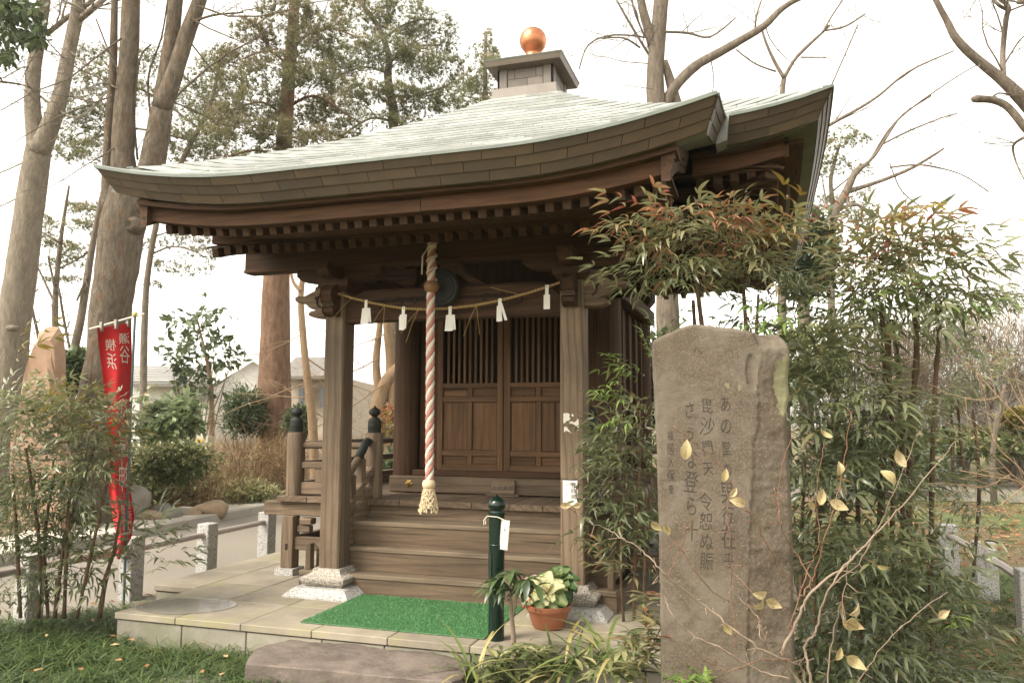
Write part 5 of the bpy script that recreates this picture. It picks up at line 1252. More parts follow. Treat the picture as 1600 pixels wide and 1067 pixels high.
# seen through the porch
tree('bare_tree','slender forked bare tree between the conifer and the left porch post',bk_r,[[(492,740,15),(488,660,14),(480,590,12),(473,520,11),(470,470,10),(472,440,9),(478,400,7)],[(471,455,8),(458,440,5),(452,410,4)]],13,twigs=[(480,560,1,.6,1.5,3,.014),(475,600,-1,.5,1.6,3,.012),(486,640,1,.3,1.3,3,.012),(476,520,-.8,.5,1.3,2,.01),(485,620,-.9,.1,1.4,3,.012)])
tree('bare_tree','bare tree with a thick bent trunk framed by the left porch posts',bk_r,[[(585,720,30),(588,660,28),(594,625,25),(605,595,22),(622,575,19),(645,555,16),(680,520,12)],[(594,630,16),(588,570,12),(592,520,10),(598,470,8)],[(612,700,17),(614,620,16),(610,560,16),(605,500,14),(600,430,12)]],12.5,twigs=[(600,600,-1,.5,1.2,3,.012),(590,560,-1,.7,1.2,3,.012),(620,560,.4,1,1.2,3,.012),(605,520,-.8,.5,1.1,3,.012),(615,520,1,.3,1.1,3,.01)])
# behind the roof, right
t8,_=tree('cherry_tree','bare cherry trunk with a long limb leaning right above the roof',bk_d,[[(1047,760,42),(1046,640,40),(1044,520,37),(1040,400,34),(1034,280,31),(1026,170,29),(1024,120,27),(1028,60,25),(1033,0,22),(1036,-80,20)],[(1026,95,18),(1014,50,15),(1003,10,13),(992,-60,11)],[(1040,170,18),(1052,140,17),(1085,105,15),(1125,82,13),(1160,62,12),(1195,40,11),(1222,14,9),(1250,-2,7),(1290,-12,5)],[(1060,170,17),(1048,130,15),(1038,95,10)]],13.5,
  limbs=[[(1020,95,4),(1004,70,4),(980,30,3.5),(963,0,3)],[(1018,60,3.5),(960,55,3),(920,70,2.5),(905,108,2)],[(1036,50,4),(1075,52,4),(1110,58,3),(1150,28,2)],[(1008,60,3),(992,20,3),(985,-10,3)],[(1180,45,3),(1182,25,3),(1190,0,2)],[(1000,75,3),(975,60,3),(940,60,2)]],twigs=[(1018,100,-1,.1,1.3,2,.01),(1024,40,-1,.5,1.2,2,.01),(1110,90,.2,1,1.2,2,.01),(1195,40,.3,1,1.2,2,.01),(1022,140,-1,-.2,1.,2,.008)],amp=.05)
tree('bare_tree','small forked bare tree seen just over the right roof corner',bk_d,[[(1222,500,14),(1222,200,9),(1222,150,8),(1225,122,7)],[(1225,122,6),(1212,100,5),(1198,70,4),(1190,45,3.5)],[(1225,122,6),(1240,96,5),(1256,78,5),(1284,52,4),(1296,40,4)]],19,
  limbs=[[(1290,48,3),(1320,42,3),(1352,22,2)],[(1286,50,3),(1300,25,2.6),(1320,-4,2)],[(1252,90,2.6),(1290,90,2)],[(1212,112,3),(1180,100,2.4),(1150,78,2)],[(1300,132,2.2),(1325,75,2),(1340,40,2)]],twigs=[(1225,125,-.6,1,1.5,3,.012),(1350,25,1,.4,.9,2,.008)])
t9,_=tree('bare_tree','leaning bare tree branching out over the right shrubs',bk_d,[[(1255,480,18),(1300,345,14),(1322,300,12),(1335,272,10),(1345,262,9)],[(1335,272,7),(1365,245,5),(1385,215,4),(1410,180,3),(1455,150,2)],[(1322,300,8),(1370,285,6),(1420,265,5),(1455,245,4),(1475,232,3)],[(1305,330,6),(1340,320,5),(1365,345,4)]],18,
  limbs=[[(1180,215,3),(1270,205,6),(1320,182,5),(1370,152,4),(1420,112,3),(1490,80,2)],[(1380,225,3),(1420,205,3),(1470,185,2),(1495,178,2)],[(1390,262,3),(1440,258,3),(1500,272,2),(1545,300,2)],[(1360,250,3),(1400,190,3),(1480,130,2),(1530,100,1.6)],[(1390,255,2),(1410,300,2),(1450,330,2)],[(1300,345,4),(1290,310,3),(1285,280,2)]],twigs=[(1440,250,1,.2,1.6,3,.008),(1420,200,1,.5,1.5,3,.008),(1345,320,1,-.3,1.3,2,.008)])
CL=[(1315,212,24,10),(1340,218,20,9),(1300,230,14,8),(1290,252,22,9),(1310,262,24,10),(1345,268,16,7),(1280,275,20,8),(1300,318,26,12),(1340,312,22,10),(1280,335,24,12),(1320,345,28,10),(1355,330,14,8),(1410,335,18,8),(1270,360,26,12),(1350,350,16,7)]
t10,_=tree('pine_tree','distant pine with flat olive pads right of the roof edge',bk_d,[[(1300,520,12),(1298,400,10),(1302,330,8),(1298,280,6),(1312,225,4)]],24,limbs=[[(1300,300,3),(1330,275,2)],[(1302,340,3),(1330,325,2)],[(1299,330,3),(1280,320,2)]])
needles_at(t10,CL,pinem,24,50,.18,flat=.4)
tree('bare_tree','thick dark bare limbs entering at the upper right corner',bk_d,[[(1760,330,44),(1680,240,28),(1620,180,22),(1590,148,19),(1560,120,16),(1525,92,14),(1495,62,12),(1478,30,9),(1462,0,8),(1440,-50,6)],[(1680,300,18),(1632,235,14),(1600,198,12),(1575,168,11),(1552,157,11),(1526,155,12),(1519,157,8)]],8.,
  limbs=[[(1568,122,8),(1567,80,8),(1572,30,8),(1575,10,7),(1550,-10,7)],[(1572,15,5),(1560,8,5),(1545,-8,4)],[(1600,215,5),(1583,228,4),(1588,255,3),(1600,280,2.5)],[(1612,2,8),(1590,4,7)],[(1545,158,3),(1560,146,3),(1580,150,2)]],twigs=[(1530,100,-.4,1,.5,1,.004),(1590,150,-.5,-.6,.5,1,.004)])
tree('young_tree','thin young trunk on the grass at the right edge',bk_d,[[(1550,725,9),(1553,690,8),(1558,655,8),(1562,640,6),(1570,600,4)],[(1556,660,5),(1545,648,4),(1530,640,3)]],14,twigs=[(1562,640,.6,1,1.,2,.01),(1540,645,-1,.6,.9,2,.008)])
# ---------------------------------------------------- bushes
def bush(name,label,cat,u,v,d,wr,hr,mat,n,size,T=LEAF4,seed=1,stem=None,flat=1.,rbias=.5,rvar=.2,group=None,dirup=.3,depth=None,trunkmat=None,holes=.0,boxy=False):
    C=np.array(W(u,v,d)); k=d/FPX; root=thing(name,label,cat,(C[0],C[1],-.2),group)
    q=RNG.normal(0,1,(n,3)); q/=np.linalg.norm(q,axis=1,keepdims=True); q*=RNG.uniform(.1,1,(n,1))**.42
    if boxy: q=RNG.uniform(-1,1,(n,3)); q[:,2]*=.9
    lump=1+.42*np.array([mnoise.noise((p[0]*2.3+seed,p[1]*2.3,p[2]*2.3)) for p in q])+.12*np.array([mnoise.noise((p[0]*6+seed,p[1]*6,p[2]*6)) for p in q]); q*=lump[:,None]
    dr=(depth or wr*k*.8)
    P=C+(q[:,:1]*wr*k)*_r+(q[:,1:2]*dr)*np.array((_f[0],_f[1],0))+(q[:,2:]*hr*k)*np.array((0,0,1.))
    if holes:
        s=np.array([mnoise.noise((p[0]*3.+seed,p[1]*3.,p[2]*3.)) for p in P])>holes-1.0+.55; P=P[s];q=q[s]
    s=P[:,2]>-.19; P=P[s];q=q[s]; n=len(P)
    D=q[:,0:1]*_r+q[:,1:2]*np.array((_f[0],_f[1],0))+(q[:,2:]*.6+dirup)*np.array((0,0,1.))+RNG.normal(0,.8,(n,3))
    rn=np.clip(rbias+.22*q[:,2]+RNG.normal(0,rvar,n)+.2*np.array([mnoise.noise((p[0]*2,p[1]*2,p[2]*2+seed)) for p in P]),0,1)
    V,F,Q=stamp(T,P,frames(D,RNG.normal(0,.5,n)),RNG.uniform(.7,1.3,n)*size,rn); fast_mesh('foliage',V,F,Q,mat,root,'stuff')
    if stem:
        m=M(); b0=np.array((C[0],C[1],-.25))
        for i in range(stem):
            e=P[RNG.integers(0,n)]; mid=(b0+e)/2+np.array((RT.uniform(-.1,.1),RT.uniform(-.1,.1),.1)); s0=b0+np.array((RT.uniform(-.15,.15),RT.uniform(-.15,.15),0))*wr*k
            m.tube([s0,mid,e],[.012*max(1,d/9),.009*max(1,d/9),.004],5,caps=False)
        m.build('stems',trunkmat or bk_t,root,kind='stuff')
    return root
TWIGT=(np.array([(0,.012,0),(0,-.012,0),(.5,-.01,.05),(.5,.01,.05),(1,0,-.02),(1,.006,-.02)]),np.array([(0,1,2,3),(3,2,4,5)]))
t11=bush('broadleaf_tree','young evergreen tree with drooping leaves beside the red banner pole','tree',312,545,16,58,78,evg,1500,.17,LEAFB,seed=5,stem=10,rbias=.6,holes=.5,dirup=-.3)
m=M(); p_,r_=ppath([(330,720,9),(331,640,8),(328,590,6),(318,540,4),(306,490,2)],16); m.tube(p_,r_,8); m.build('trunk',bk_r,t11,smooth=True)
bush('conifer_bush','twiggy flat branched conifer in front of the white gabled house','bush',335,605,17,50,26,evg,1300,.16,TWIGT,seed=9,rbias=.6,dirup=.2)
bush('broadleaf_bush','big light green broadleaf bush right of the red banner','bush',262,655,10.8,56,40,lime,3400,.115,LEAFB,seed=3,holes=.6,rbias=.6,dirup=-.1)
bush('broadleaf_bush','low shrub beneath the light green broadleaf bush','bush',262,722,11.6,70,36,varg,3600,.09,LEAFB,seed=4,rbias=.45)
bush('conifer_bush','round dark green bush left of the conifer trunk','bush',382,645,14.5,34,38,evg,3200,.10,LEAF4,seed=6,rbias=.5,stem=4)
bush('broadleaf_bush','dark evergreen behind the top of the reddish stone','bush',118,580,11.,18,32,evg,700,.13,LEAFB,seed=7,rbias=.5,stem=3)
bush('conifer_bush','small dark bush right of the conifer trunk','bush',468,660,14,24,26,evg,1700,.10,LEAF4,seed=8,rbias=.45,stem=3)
bush('variegated_shrub','low yellow variegated shrub behind the rock row','shrub',262,752,13.,80,34,varg,3600,.085,LEAFB,seed=12,rbias=.55,stem=4)
bush('variegated_shrub','green shrub mound behind the left end of the rocks','shrub',105,755,12.2,70,34,evg,2200,.10,LEAFB,seed=13,rbias=.55,stem=4)
for (u,v,d,wr,hr,n,lab) in ((400,738,14.,72,48,8000,'dry brown twiggy hedge left of the veranda corner'),(345,768,13.2,60,26,3500,'low front lobe of the dry brown hedge'),(540,732,15.5,90,46,7000,'dry brown hedge seen through the veranda railing')):
    bush('dry_hedge',lab,'hedge',u,v,d,wr,hr,dryg,n,.24,TWIGT,seed=14+n%7,rbias=.5,dirup=.45,depth=.9,boxy=True)
bush('dry_hedge_shoots','yellow green shoots on the face of the dry hedge','shrub',385,770,12.9,55,20,varg,1500,.09,LEAF4,seed=15,rbias=.7)
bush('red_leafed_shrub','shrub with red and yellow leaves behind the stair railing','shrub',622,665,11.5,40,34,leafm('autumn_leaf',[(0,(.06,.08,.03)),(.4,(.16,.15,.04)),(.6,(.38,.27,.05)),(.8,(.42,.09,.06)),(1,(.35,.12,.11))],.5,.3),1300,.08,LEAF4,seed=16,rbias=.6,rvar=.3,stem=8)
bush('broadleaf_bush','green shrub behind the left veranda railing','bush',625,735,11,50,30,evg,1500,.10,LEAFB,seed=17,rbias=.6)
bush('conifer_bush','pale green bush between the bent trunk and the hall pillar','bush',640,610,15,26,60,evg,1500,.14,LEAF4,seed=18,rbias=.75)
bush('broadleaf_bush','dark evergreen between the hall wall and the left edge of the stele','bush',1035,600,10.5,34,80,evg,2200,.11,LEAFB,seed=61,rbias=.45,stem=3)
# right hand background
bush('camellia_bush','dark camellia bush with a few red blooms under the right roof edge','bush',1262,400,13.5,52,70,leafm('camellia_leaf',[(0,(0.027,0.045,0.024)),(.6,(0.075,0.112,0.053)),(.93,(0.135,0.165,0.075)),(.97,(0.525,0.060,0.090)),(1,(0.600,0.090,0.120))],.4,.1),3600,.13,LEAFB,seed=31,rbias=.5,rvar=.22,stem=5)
bush('camellia_bush','lower dark evergreen bush right behind the stele','bush',1262,570,13.,62,64,varg,1900,.12,LEAFB,seed=32,rbias=.45,stem=4)
thm=leafm('thicket_twig',[(0,(.08,.055,.035)),(.5,(.17,.125,.08)),(1,(.26,.21,.14))],.8,0,.2)
bush('bare_thicket','brownish bare thicket at the right horizon','thicket',1500,590,22,150,90,thm,15000,.42,TWIGT,seed=33,rbias=.55,dirup=.8,depth=2.5)
bush('bare_thicket','taller hazy thicket at the right picture edge','thicket',1640,500,30,190,130,leafm('thicket_leaf',[(0,(.10,.10,.05)),(.5,(.19,.16,.08)),(1,(.28,.22,.12))],.7,.2),12000,.45,TWIGT,seed=34,rbias=.5,dirup=.5)
bush('bare_thicket','greyish thicket filling the gap behind the tall nandina','thicket',1370,590,19,100,90,thm,7000,.38,TWIGT,seed=35,rbias=.45,dirup=.8)
bush('low_hedge','low green hedge across the far right grass','hedge',1560,690,18,130,22,varg,6000,.14,LEAFB,seed=36,rbias=.45)
bush('low_hedge','low dark hedge beyond the far path','hedge',1360,720,16,110,34,evg,5000,.13,LEAFB,seed=37,rbias=.5)
bush('round_shrub','clipped ochre tinted shrub by the young trunk','shrub',1598,655,17,34,16,nandy,1500,.12,LEAFB,seed=38,rbias=.4)
for (u,v,w_,h_,lab,sd_) in ((1500,700,46,110,'grey stone block left of the young trunk',41),(1585,705,56,90,'lower grey stone right of the young trunk',42)): rpx(u,v,20.5,w_,h_,rockg,lab,sd_,name='garden_stone',group='stones on the far right grass')
for u,v0,d_,H_,lab in ((1425,690,19,3.6,'bare twiggy sapling directly behind the tallest nandina canes'),(1492,690,21,4.2,'bare twiggy sapling left of the young trunk'),(1560,700,19.5,3.8,'bare twiggy sapling right behind the young trunk'),(1612,690,17.5,4.4,'bare twiggy sapling cut by the right picture edge'),(1345,680,20,4.2,'bare twiggy sapling above the right shoulder of the stele')):
    b_=np.array(W(u,v0,d_)); b_[2]=-.25; r_=thing('bare_sapling',lab,'tree',(b_[0],b_[1],-.2),'bare saplings in the far thicket'); m=M()
    for k in range(3): grow(m,b_+np.array((RT.gauss(0,.15),RT.gauss(0,.15),0)),np.array((RT.gauss(0,.35),RT.gauss(0,.35),1.)),H_*RT.uniform(.75,1.),.04,3,5,.5,.10,0,7,(3,5))
    m.build('branches',bk_d,r_,kind='stuff')
# far tree lines behind everything
bush('distant_trees','faint bare wood along the horizon behind the houses','wood',150,640,46,260,40,dryg,9000,.8,TWIGT,seed=51,rbias=.6,dirup=.7,depth=3)
bush('distant_trees','faint wood on the horizon behind the hall','wood',800,640,48,420,50,dryg,9000,.9,TWIGT,seed=52,rbias=.6,dirup=.7,depth=3)
bush('distant_trees','faint wood on the right horizon','wood',1500,640,46,420,52,leafm('far_leaf',[(0,(.08,.09,.05)),(1,(.20,.18,.11))],.8,.2),12000,.8,TWIGT,seed=53,rbias=.6,dirup=.7,depth=3)
# dark branch at upper left
br_,_=tree('evergreen_tree','dark leafed evergreen branches hanging in at the top left corner',bk_d,[[(-160,300,30),(-120,160,22),(-60,60,12),(-20,35,7),(30,30,4),(60,50,2)]],7.,limbs=[[(-60,60,5),(0,60,4),(40,68,3)],[(-20,35,4),(20,8,3),(45,-10,2)],[(-60,80,5),(-10,110,3),(5,130,2)],[(-80,120,4),(0,128,4),(30,132,3),(44,136,2)]])
pp=[]
for (u,v,w_,h_,n) in ((15,20,30,20,240),(45,15,24,12,120),(20,55,36,12,220),(50,62,20,9,90),(10,88,16,12,90),(8,5,30,12,120),(58,40,12,8,50)): 
    for _ in range(n): pp.append(W(u+RT.gauss(0,.5)*w_,v+RT.gauss(0,.5)*h_,7+RT.gauss(0,.25)))
pp=np.array(pp); n=len(pp); D=RNG.normal(0,1,(n,3))+np.array((0,0,-.5)); V,F,Q=stamp(LEAFB,pp,frames(D),RNG.uniform(.06,.1,n),np.clip(RNG.normal(.35,.2,n),0,1)); fast_mesh('foliage',V,F,Q,evg,br_,'stuff')
# ---------------------------------------------------- nandina
def frond(seed):
    rr=random.Random(seed); tv=[];tf=[];o=0
    def leaf(p,d,L,roll):
        nonlocal o
        T=DROOP if rr.random()<.6 else LANCE
        Rm=frames(np.array([d]),np.array([roll]))[0]; v=T[0]*L@Rm.T+p; tv.append(v); tf.append(T[1]+o); o+=len(v)
    def axis(p,d,L,n_,lv):
        d=d/np.linalg.norm(d)
        for i in range(n_):
            t=(i+1)/n_; q=p+d*L*t+np.array((0,0,-.18*L*t*t))
            for s in (-1,1):
                sd=np.cross(d,(0,0,1)); sd/=np.linalg.norm(sd)+1e-9; nd=d*.75+sd*s*.8+np.array((0,0,rr.uniform(-.15,.25)))
                if lv>0: axis(q,nd,L*(.80-.2*t),max(2,n_-1),lv-1)
                else: leaf(q,nd,rr.uniform(.17,.32),rr.uniform(-.4,.4))
        leaf(p+d*L+np.array((0,0,-.18*L)),d,rr.uniform(.27,.38),rr.uniform(-.3,.3))
    axis(np.zeros(3),np.array((1.,0,.12)),.95,3,1)
    V=np.concatenate(tv);F=np.concatenate(tf)
    leafid=np.concatenate([np.full(len(v),i) for i,v in enumerate(tv)]); return V,F,leafid
FR=[frond(s) for s in range(6)]
def fronds(root,items,mat,name='foliage'):
    """items: (pos, dir, size, tone)"""
    parts=[]
    for p,d,s,tone in items:
        V,F,li=FR[RT.randrange(6)]; Rm=frames(np.array([d],float),np.array([RT.uniform(-.3,.3)]))[0]
        rl=np.clip(RNG.normal(tone,.13,li.max()+1),0,1)
        parts.append((V*s@Rm.T+p,F,rl[li]))
    V,F,Q=merge(parts); return fast_mesh(name,V,F,Q,mat,root,'stuff')
def nandina(label,stems,d,crowns,mat=nand,size=.34,stemw=1.,group=None,name='nandina_shrub',dens=.52):
    """stems: pixel polylines (u,v,w); crowns: (u,v,wr,hr,n,tone,dz)"""
    b0=W(stems[0][0][0],stems[0][0][1],d); root=thing(name,label,'shrub',(b0[0],b0[1],-.2),group)
    for s in stems:
        p_,r_=ppath(s,d,.08,5); m=M(); m.tube(p_,[max(r*RT.uniform(.85,1.2),.0025) for r in r_],7); m.build('stem',bk_n,root,smooth=True)
    it=[]
    for c in crowns:
        u,v,wr,hr,n_,tone=c[:6]; dz=c[6] if len(c)>6 else 0.; k=(d+dz)/FPX; C=np.array(W(u,v,d+dz)); sz=c[7] if len(c)>7 else size; sv=c[8] if len(c)>8 else 0.; n_=max(3,int(n_*dens))
        for i in range(n_):
            q=np.array([RT.gauss(0,1),RT.gauss(0,1),RT.gauss(0,1)]); q/=np.linalg.norm(q); q*=RT.random()**.5
            P=C+_r*q[0]*wr*k*.72+np.array((_f[0],_f[1],0))*q[1]*wr*k*.6+np.array((0,0,1))*q[2]*hr*k*.8
            D=_r*q[0]+np.array((_f[0],_f[1],0))*q[1]*.8+np.array((0,0,1))*(q[2]*.5+.15-sv)+np.array([RT.gauss(0,.25) for _ in range(3)])
            it.append((P-D/np.linalg.norm(D)*sz*.45,D,sz*RT.uniform(.75,1.2),tone+.10*q[2]))
    fronds(root,it,mat); return root
nandina('bronze tipped nandina spreading above the top of the stele',[[(1105,600,9),(1098,520,8),(1092,470,7),(1088,420,6)],[(1090,600,7),(1086,520,6),(1083,470,5)],[(1168,600,8),(1166,520,7),(1163,470,6),(1160,430,5)],[(1180,600,6),(1182,520,5),(1185,460,4)]],4.3,
  [(1090,385,110,44,40,.52),(1085,350,85,26,22,.80,-.1),(1150,380,66,34,22,.60),(1010,425,46,26,12,.42,-.15),(1010,360,50,22,8,.78,-.1),(1060,440,70,22,14,.40),(1165,430,70,34,22,.42,.1),(1195,375,36,22,10,.58),(1180,480,50,34,12,.35,.2)],size=.25,dens=.56)
o=nandina('nandina with drooping dark leaves between the stele and the porch post',[[(990,1020,6),(992,900,6),(996,800,5),(1002,700,4),(1000,640,3)],[(1004,1020,5),(1008,880,5),(1012,760,4)],[(975,980,5),(970,860,4),(985,760,3)]],4.9,
  [(985,745,52,60,34,.34),(1000,690,34,40,16,.40),(965,820,40,44,20,.28),(1000,840,36,60,22,.28),(985,900,26,26,7,.62),(965,720,44,26,12,.36),(1005,660,26,30,8,.4)],size=.28)
fronds(o,[(np.array(W(u+22,v,4.6)),_r*a_+np.array((0,0,b_)),.23,.6) for u,v,a_,b_ in ((1005,610,-.7,.5),(995,620,-1,.1),(1010,600,-.3,.9),(1000,590,-.8,.3),(1015,575,-.2,.9),(985,600,-.9,-.1),(1010,560,.4,.8),(1000,640,-.9,-.2))],nandg,'fresh_foliage')
o=nandina('tallest nandina with bare brown canes right of the stele',[[(1372,940,12),(1376,820,11),(1380,700,10),(1385,600,10),(1380,520,9),(1376,480,7)],[(1392,900,8),(1396,720,8),(1390,600,7),(1388,500,6)],[(1412,900,8),(1410,760,8),(1408,640,8),(1402,560,7),(1396,500,6)],[(1420,900,10),(1422,680,9),(1432,560,9),(1428,480,7)],[(1455,900,8),(1456,760,8),(1460,620,8),(1466,540,7),(1472,470,6)],[(1345,900,7),(1340,760,6),(1350,640,5)]],4.6,
  [(1400,440,75,44,40,.46),(1430,400,70,40,30,.55),(1470,440,66,38,26,.45),(1370,400,44,36,16,.62),(1395,375,30,26,9,.86),(1510,470,44,26,12,.40),(1340,440,44,28,14,.52),(1440,480,60,26,18,.38),(1330,480,40,28,10,.45),(1345,520,60,22,12,.42,.1)],size=.32)
fronds(o,[(np.array(W(u,v,4.4)),_r*a_+np.array((0,0,b_)),.36,.6) for u,v,a_,b_ in ((1290,400,-.6,.4),(1310,395,.5,.3),(1300,405,-.9,.1),(1325,400,.6,.4),(1285,410,-.4,.6))],nandy,'yellowing_foliage')
fronds(o,[(np.array(W(u,v,4.2)),_r*a_+np.array((0,0,b_)),.34,.45) for u,v,a_,b_ in ((1290,490,-.8,.1),(1310,488,.7,.2),(1290,495,-1,-.1),(1420,490,.9,.1),(1400,492,-.7,.1),(1260,505,-.8,0))],nandg,'fresh_foliage')
nandina('broad leafy nandina mass beside the right edge of the stele',[[(1270,1060,8),(1275,900,8),(1280,780,7),(1285,680,5)],[(1310,1060,8),(1316,900,8),(1318,760,7),(1320,660,5)],[(1250,1060,6),(1252,880,6),(1256,720,5)]],4.4,
  [(1290,640,56,50,30,.36),(1340,620,60,44,30,.38),(1270,560,40,36,16,.42),(1300,720,60,46,30,.30),(1350,700,56,44,26,.34),(1400,650,44,40,20,.36),(1260,760,36,50,18,.28),(1310,800,60,40,24,.28),(1370,780,50,40,20,.30),(1290,580,60,24,14,.4)],size=.30)
nandina('dark nandina undergrowth filling the lower right corner',[[(1400,1100,7),(1405,1000,6),(1410,900,5)],[(1350,1100,6),(1345,980,6),(1340,900,4)],[(1460,1100,6),(1455,980,5),(1450,880,4)]],4.0,
  [(1360,880,56,44,26,.26),(1420,900,56,44,28,.26),(1300,900,50,44,22,.24),(1380,980,66,44,30,.22),(1300,1000,50,44,22,.22),(1450,980,50,44,22,.25),(1340,1060,60,40,22,.2),(1430,1060,66,40,24,.22),(1470,850,44,34,14,.32),(1500,920,36,34,8,.34)],size=.28)
nandina('small low nandina with brown canes in front of the right fence',[[(1490,760,5),(1488,680,5),(1484,620,4)],[(1510,760,5),(1500,680,4),(1496,620,4)],[(1520,900,5),(1530,760,5),(1520,640,4)]],5.6,
  [(1490,570,46,20,16,.40),(1470,600,40,20,12,.42),(1525,600,40,22,10,.44),(1500,760,40,24,10,.36),(1540,800,40,20,8,.36),(1470,740,44,26,12,.34)],size=.28)
o=nandina('wide grey green nandina clump in front of the left fence',[[(60,965,6),(62,860,6),(50,760,5),(40,700,4)],[(85,965,6),(100,850,6),(120,780,5),(150,690,4)],[(100,965,6),(106,820,6),(112,740,5)],[(120,965,5),(150,830,5),(175,720,4)],[(32,965,6),(26,840,5),(20,740,4)],[(75,965,5),(70,840,5),(85,740,4)]],5.2,
  [(60,650,60,34,24,.44),(130,650,60,34,24,.44),(20,640,44,34,16,.42),(165,700,36,40,11,.40),(100,720,70,44,30,.36),(30,730,56,50,26,.34),(60,800,66,50,30,.30),(20,840,44,50,20,.26),(90,880,56,40,22,.27),(30,920,50,30,16,.25),(140,770,40,36,12,.36),(190,655,26,16,4,.42),(110,780,50,40,16,.32)],size=.22,dens=.95)
fronds(o,[(np.array(W(u,v,5.)),_r*a_+np.array((0,0,b_)),.34,.4) for u,v,a_,b_ in ((60,700,.3,.5),(90,700,.6,.2),(40,705,-.5,.3),(15,600,.2,.4))],nandy,'yellowing_foliage')
nandina('single leaning nandina cane with thin leaves before the granite post',[[(155,965,7),(166,900,7),(178,860,5),(188,800,3)]],5.3,[(165,880,56,22,9,.30),(225,860,44,20,9,.34),(250,885,30,20,6,.34),(140,870,34,24,6,.3)],size=.30)
# ---------------------------------------------------- ardisia before the bollard, low leafy plants
ar=thing('ardisia_shrub','small long stemmed shrub with drooping leaves beside the green bollard','shrub',tuple(WG(802,1030)))
m=M(); p_,r_=ppath([(803,1035,8),(802,990,8),(799,960,7),(797,930,6)],4.25); m.tube(p_,r_,8); p2,r2=ppath([(800,965,5),(806,940,4),(808,915,3)],4.25); m.tube(p2,r2,6); m.build('trunk',bk_t,ar,smooth=True)
BR=long_leaf(.16,.5,4)
it=[]
for (u,v,n_) in ((778,905,16),(800,895,18),(825,905,16),(790,918,12),(840,915,10),(770,920,10),(812,922,12)):
    for k in range(n_):
        a_=RT.uniform(0,6.28); it.append((W(u,v,4.25+RT.uniform(-.06,.06)),np.array((math.cos(a_),math.sin(a_),RT.uniform(-.5,.5)))))
P=np.array([i[0] for i in it]);D=np.array([i[1] for i in it]); n=len(P); V,F,Q=stamp(BR,P,frames(D),RNG.uniform(.085,.135,n),np.clip(RNG.normal(.45,.2,n),0,1)); fast_mesh('foliage',V,F,Q,leafm('ardisia_leaf',[(0,(.025,.045,.018)),(.5,(.065,.10,.035)),(.9,(.14,.18,.07)),(1,(.30,.30,.14))],.35,.15,.6),ar,'stuff')
def lowplant(name,label,spots,d,mat,size,T=BR,n_=26,tone=.5,el=(.1,.9)):
    c=W(spots[0][0],spots[0][1],d); root=thing(name,label,'plant',(c[0],c[1],-.2)); P=[];D=[]
    for (u,v) in spots:
        for k in range(n_): a_=RT.uniform(0,6.28); e=RT.uniform(*el); P.append(W(u+RT.gauss(0,7),v+RT.gauss(0,7),d+RT.gauss(0,.08))); D.append((math.cos(a_)*math.cos(e),math.sin(a_)*math.cos(e),math.sin(e)))
    P=np.array(P);D=np.array(D);n=len(P); V,F,Q=stamp(T,P,frames(D),RNG.uniform(.7,1.3,n)*size,np.clip(RNG.normal(tone,.22,n),0,1)); fast_mesh('leaves',V,F,Q,mat,root,'stuff'); return root
lowplant('variegated_plant','variegated leafy plant at the foot of the green bollard',[(790,1030),(815,1015),(840,1030),(860,1045),(800,1055),(830,1060),(770,1062),(850,1020),(775,1040)],4.15,varg,.10,tone=.55)
lowplant('variegated_plant','pale variegated plant at the left foot of the stele',[(950,1045),(975,1040),(1000,1035),(930,1055),(985,1055)],3.9,varg,.085,n_=24,tone=.72)
lowplant('leafy_plant','green leaf sprays against the left edge of the stele',[(1010,940),(1015,970),(1000,990),(1018,1005),(990,1010),(1008,1025),(980,1000)],3.75,nand,.10,LANCE,24,tone=.55)
GB=long_leaf(.03,.75,5)
lowplant('strap_leaf_plant','tuft of long arching strap leaves between boulder and bollard',[(735,1060),(745,1055)],4.2,mond,.30,GB,16,.8,(.5,1.35))
lowplant('strap_leaf_plant','tuft of arching grassy leaves left of the stele foot',[(905,1045),(930,1040),(955,1030),(880,1055)],4.1,mond,.32,GB,22,.75,(.3,1.2))
lowplant('leafy_plant','small leaf spray under the right base of the stele',[(1060,1062),(1085,1058),(1100,1066)],3.4,nandg,.08,LANCE,16,.5)
lowplant('leafy_plant','yellow green leaves low between the right canes',[(1490,960),(1500,975),(1475,985)],3.9,nandg,.10,LANCE,10,.6)
# ---------------------------------------------------- ground cover
def cover(name,poly,n,size,mat,tone,T=BLADE,el=(.35,1.2),clump=6,z=-.2):
    poly=np.array([p[:2] for p in poly]); lo,hi=poly.min(0),poly.max(0); P=[]
    def inside(x,y):
        c=False;j=len(poly)-1
        for i in range(len(poly)):
            if (poly[i][1]>y)!=(poly[j][1]>y) and x<(poly[j][0]-poly[i][0])*(y-poly[i][1])/(poly[j][1]-poly[i][1])+poly[i][0]: c=not c
            j=i
        return c
    while len(P)<n:
        x,y=RT.uniform(lo[0],hi[0]),RT.uniform(lo[1],hi[1])
        if not inside(x,y) or mnoise.noise((x*2.2,y*2.2,5))<-.38: continue
        for k in range(clump): P.append((x+RT.gauss(0,.03),y+RT.gauss(0,.03),z))
    P=np.array(P);n=len(P); a_=RNG.uniform(0,6.28,n)+.0; e=RNG.uniform(*el,n); D=np.stack([np.cos(a_)*np.cos(e),np.sin(a_)*np.cos(e),np.sin(e)],1)
    rn=np.clip(tone+RNG.normal(0,.17,n)+.25*np.array([mnoise.noise((p[0]*1.8,p[1]*1.8,2)) for p in P]),0,1)
    V,F,Q=stamp(T,P,frames(D,RNG.normal(0,.3,n)),RNG.uniform(.6,1.3,n)*size,rn); return fast_mesh(name,V,F,Q,mat,None,'stuff')
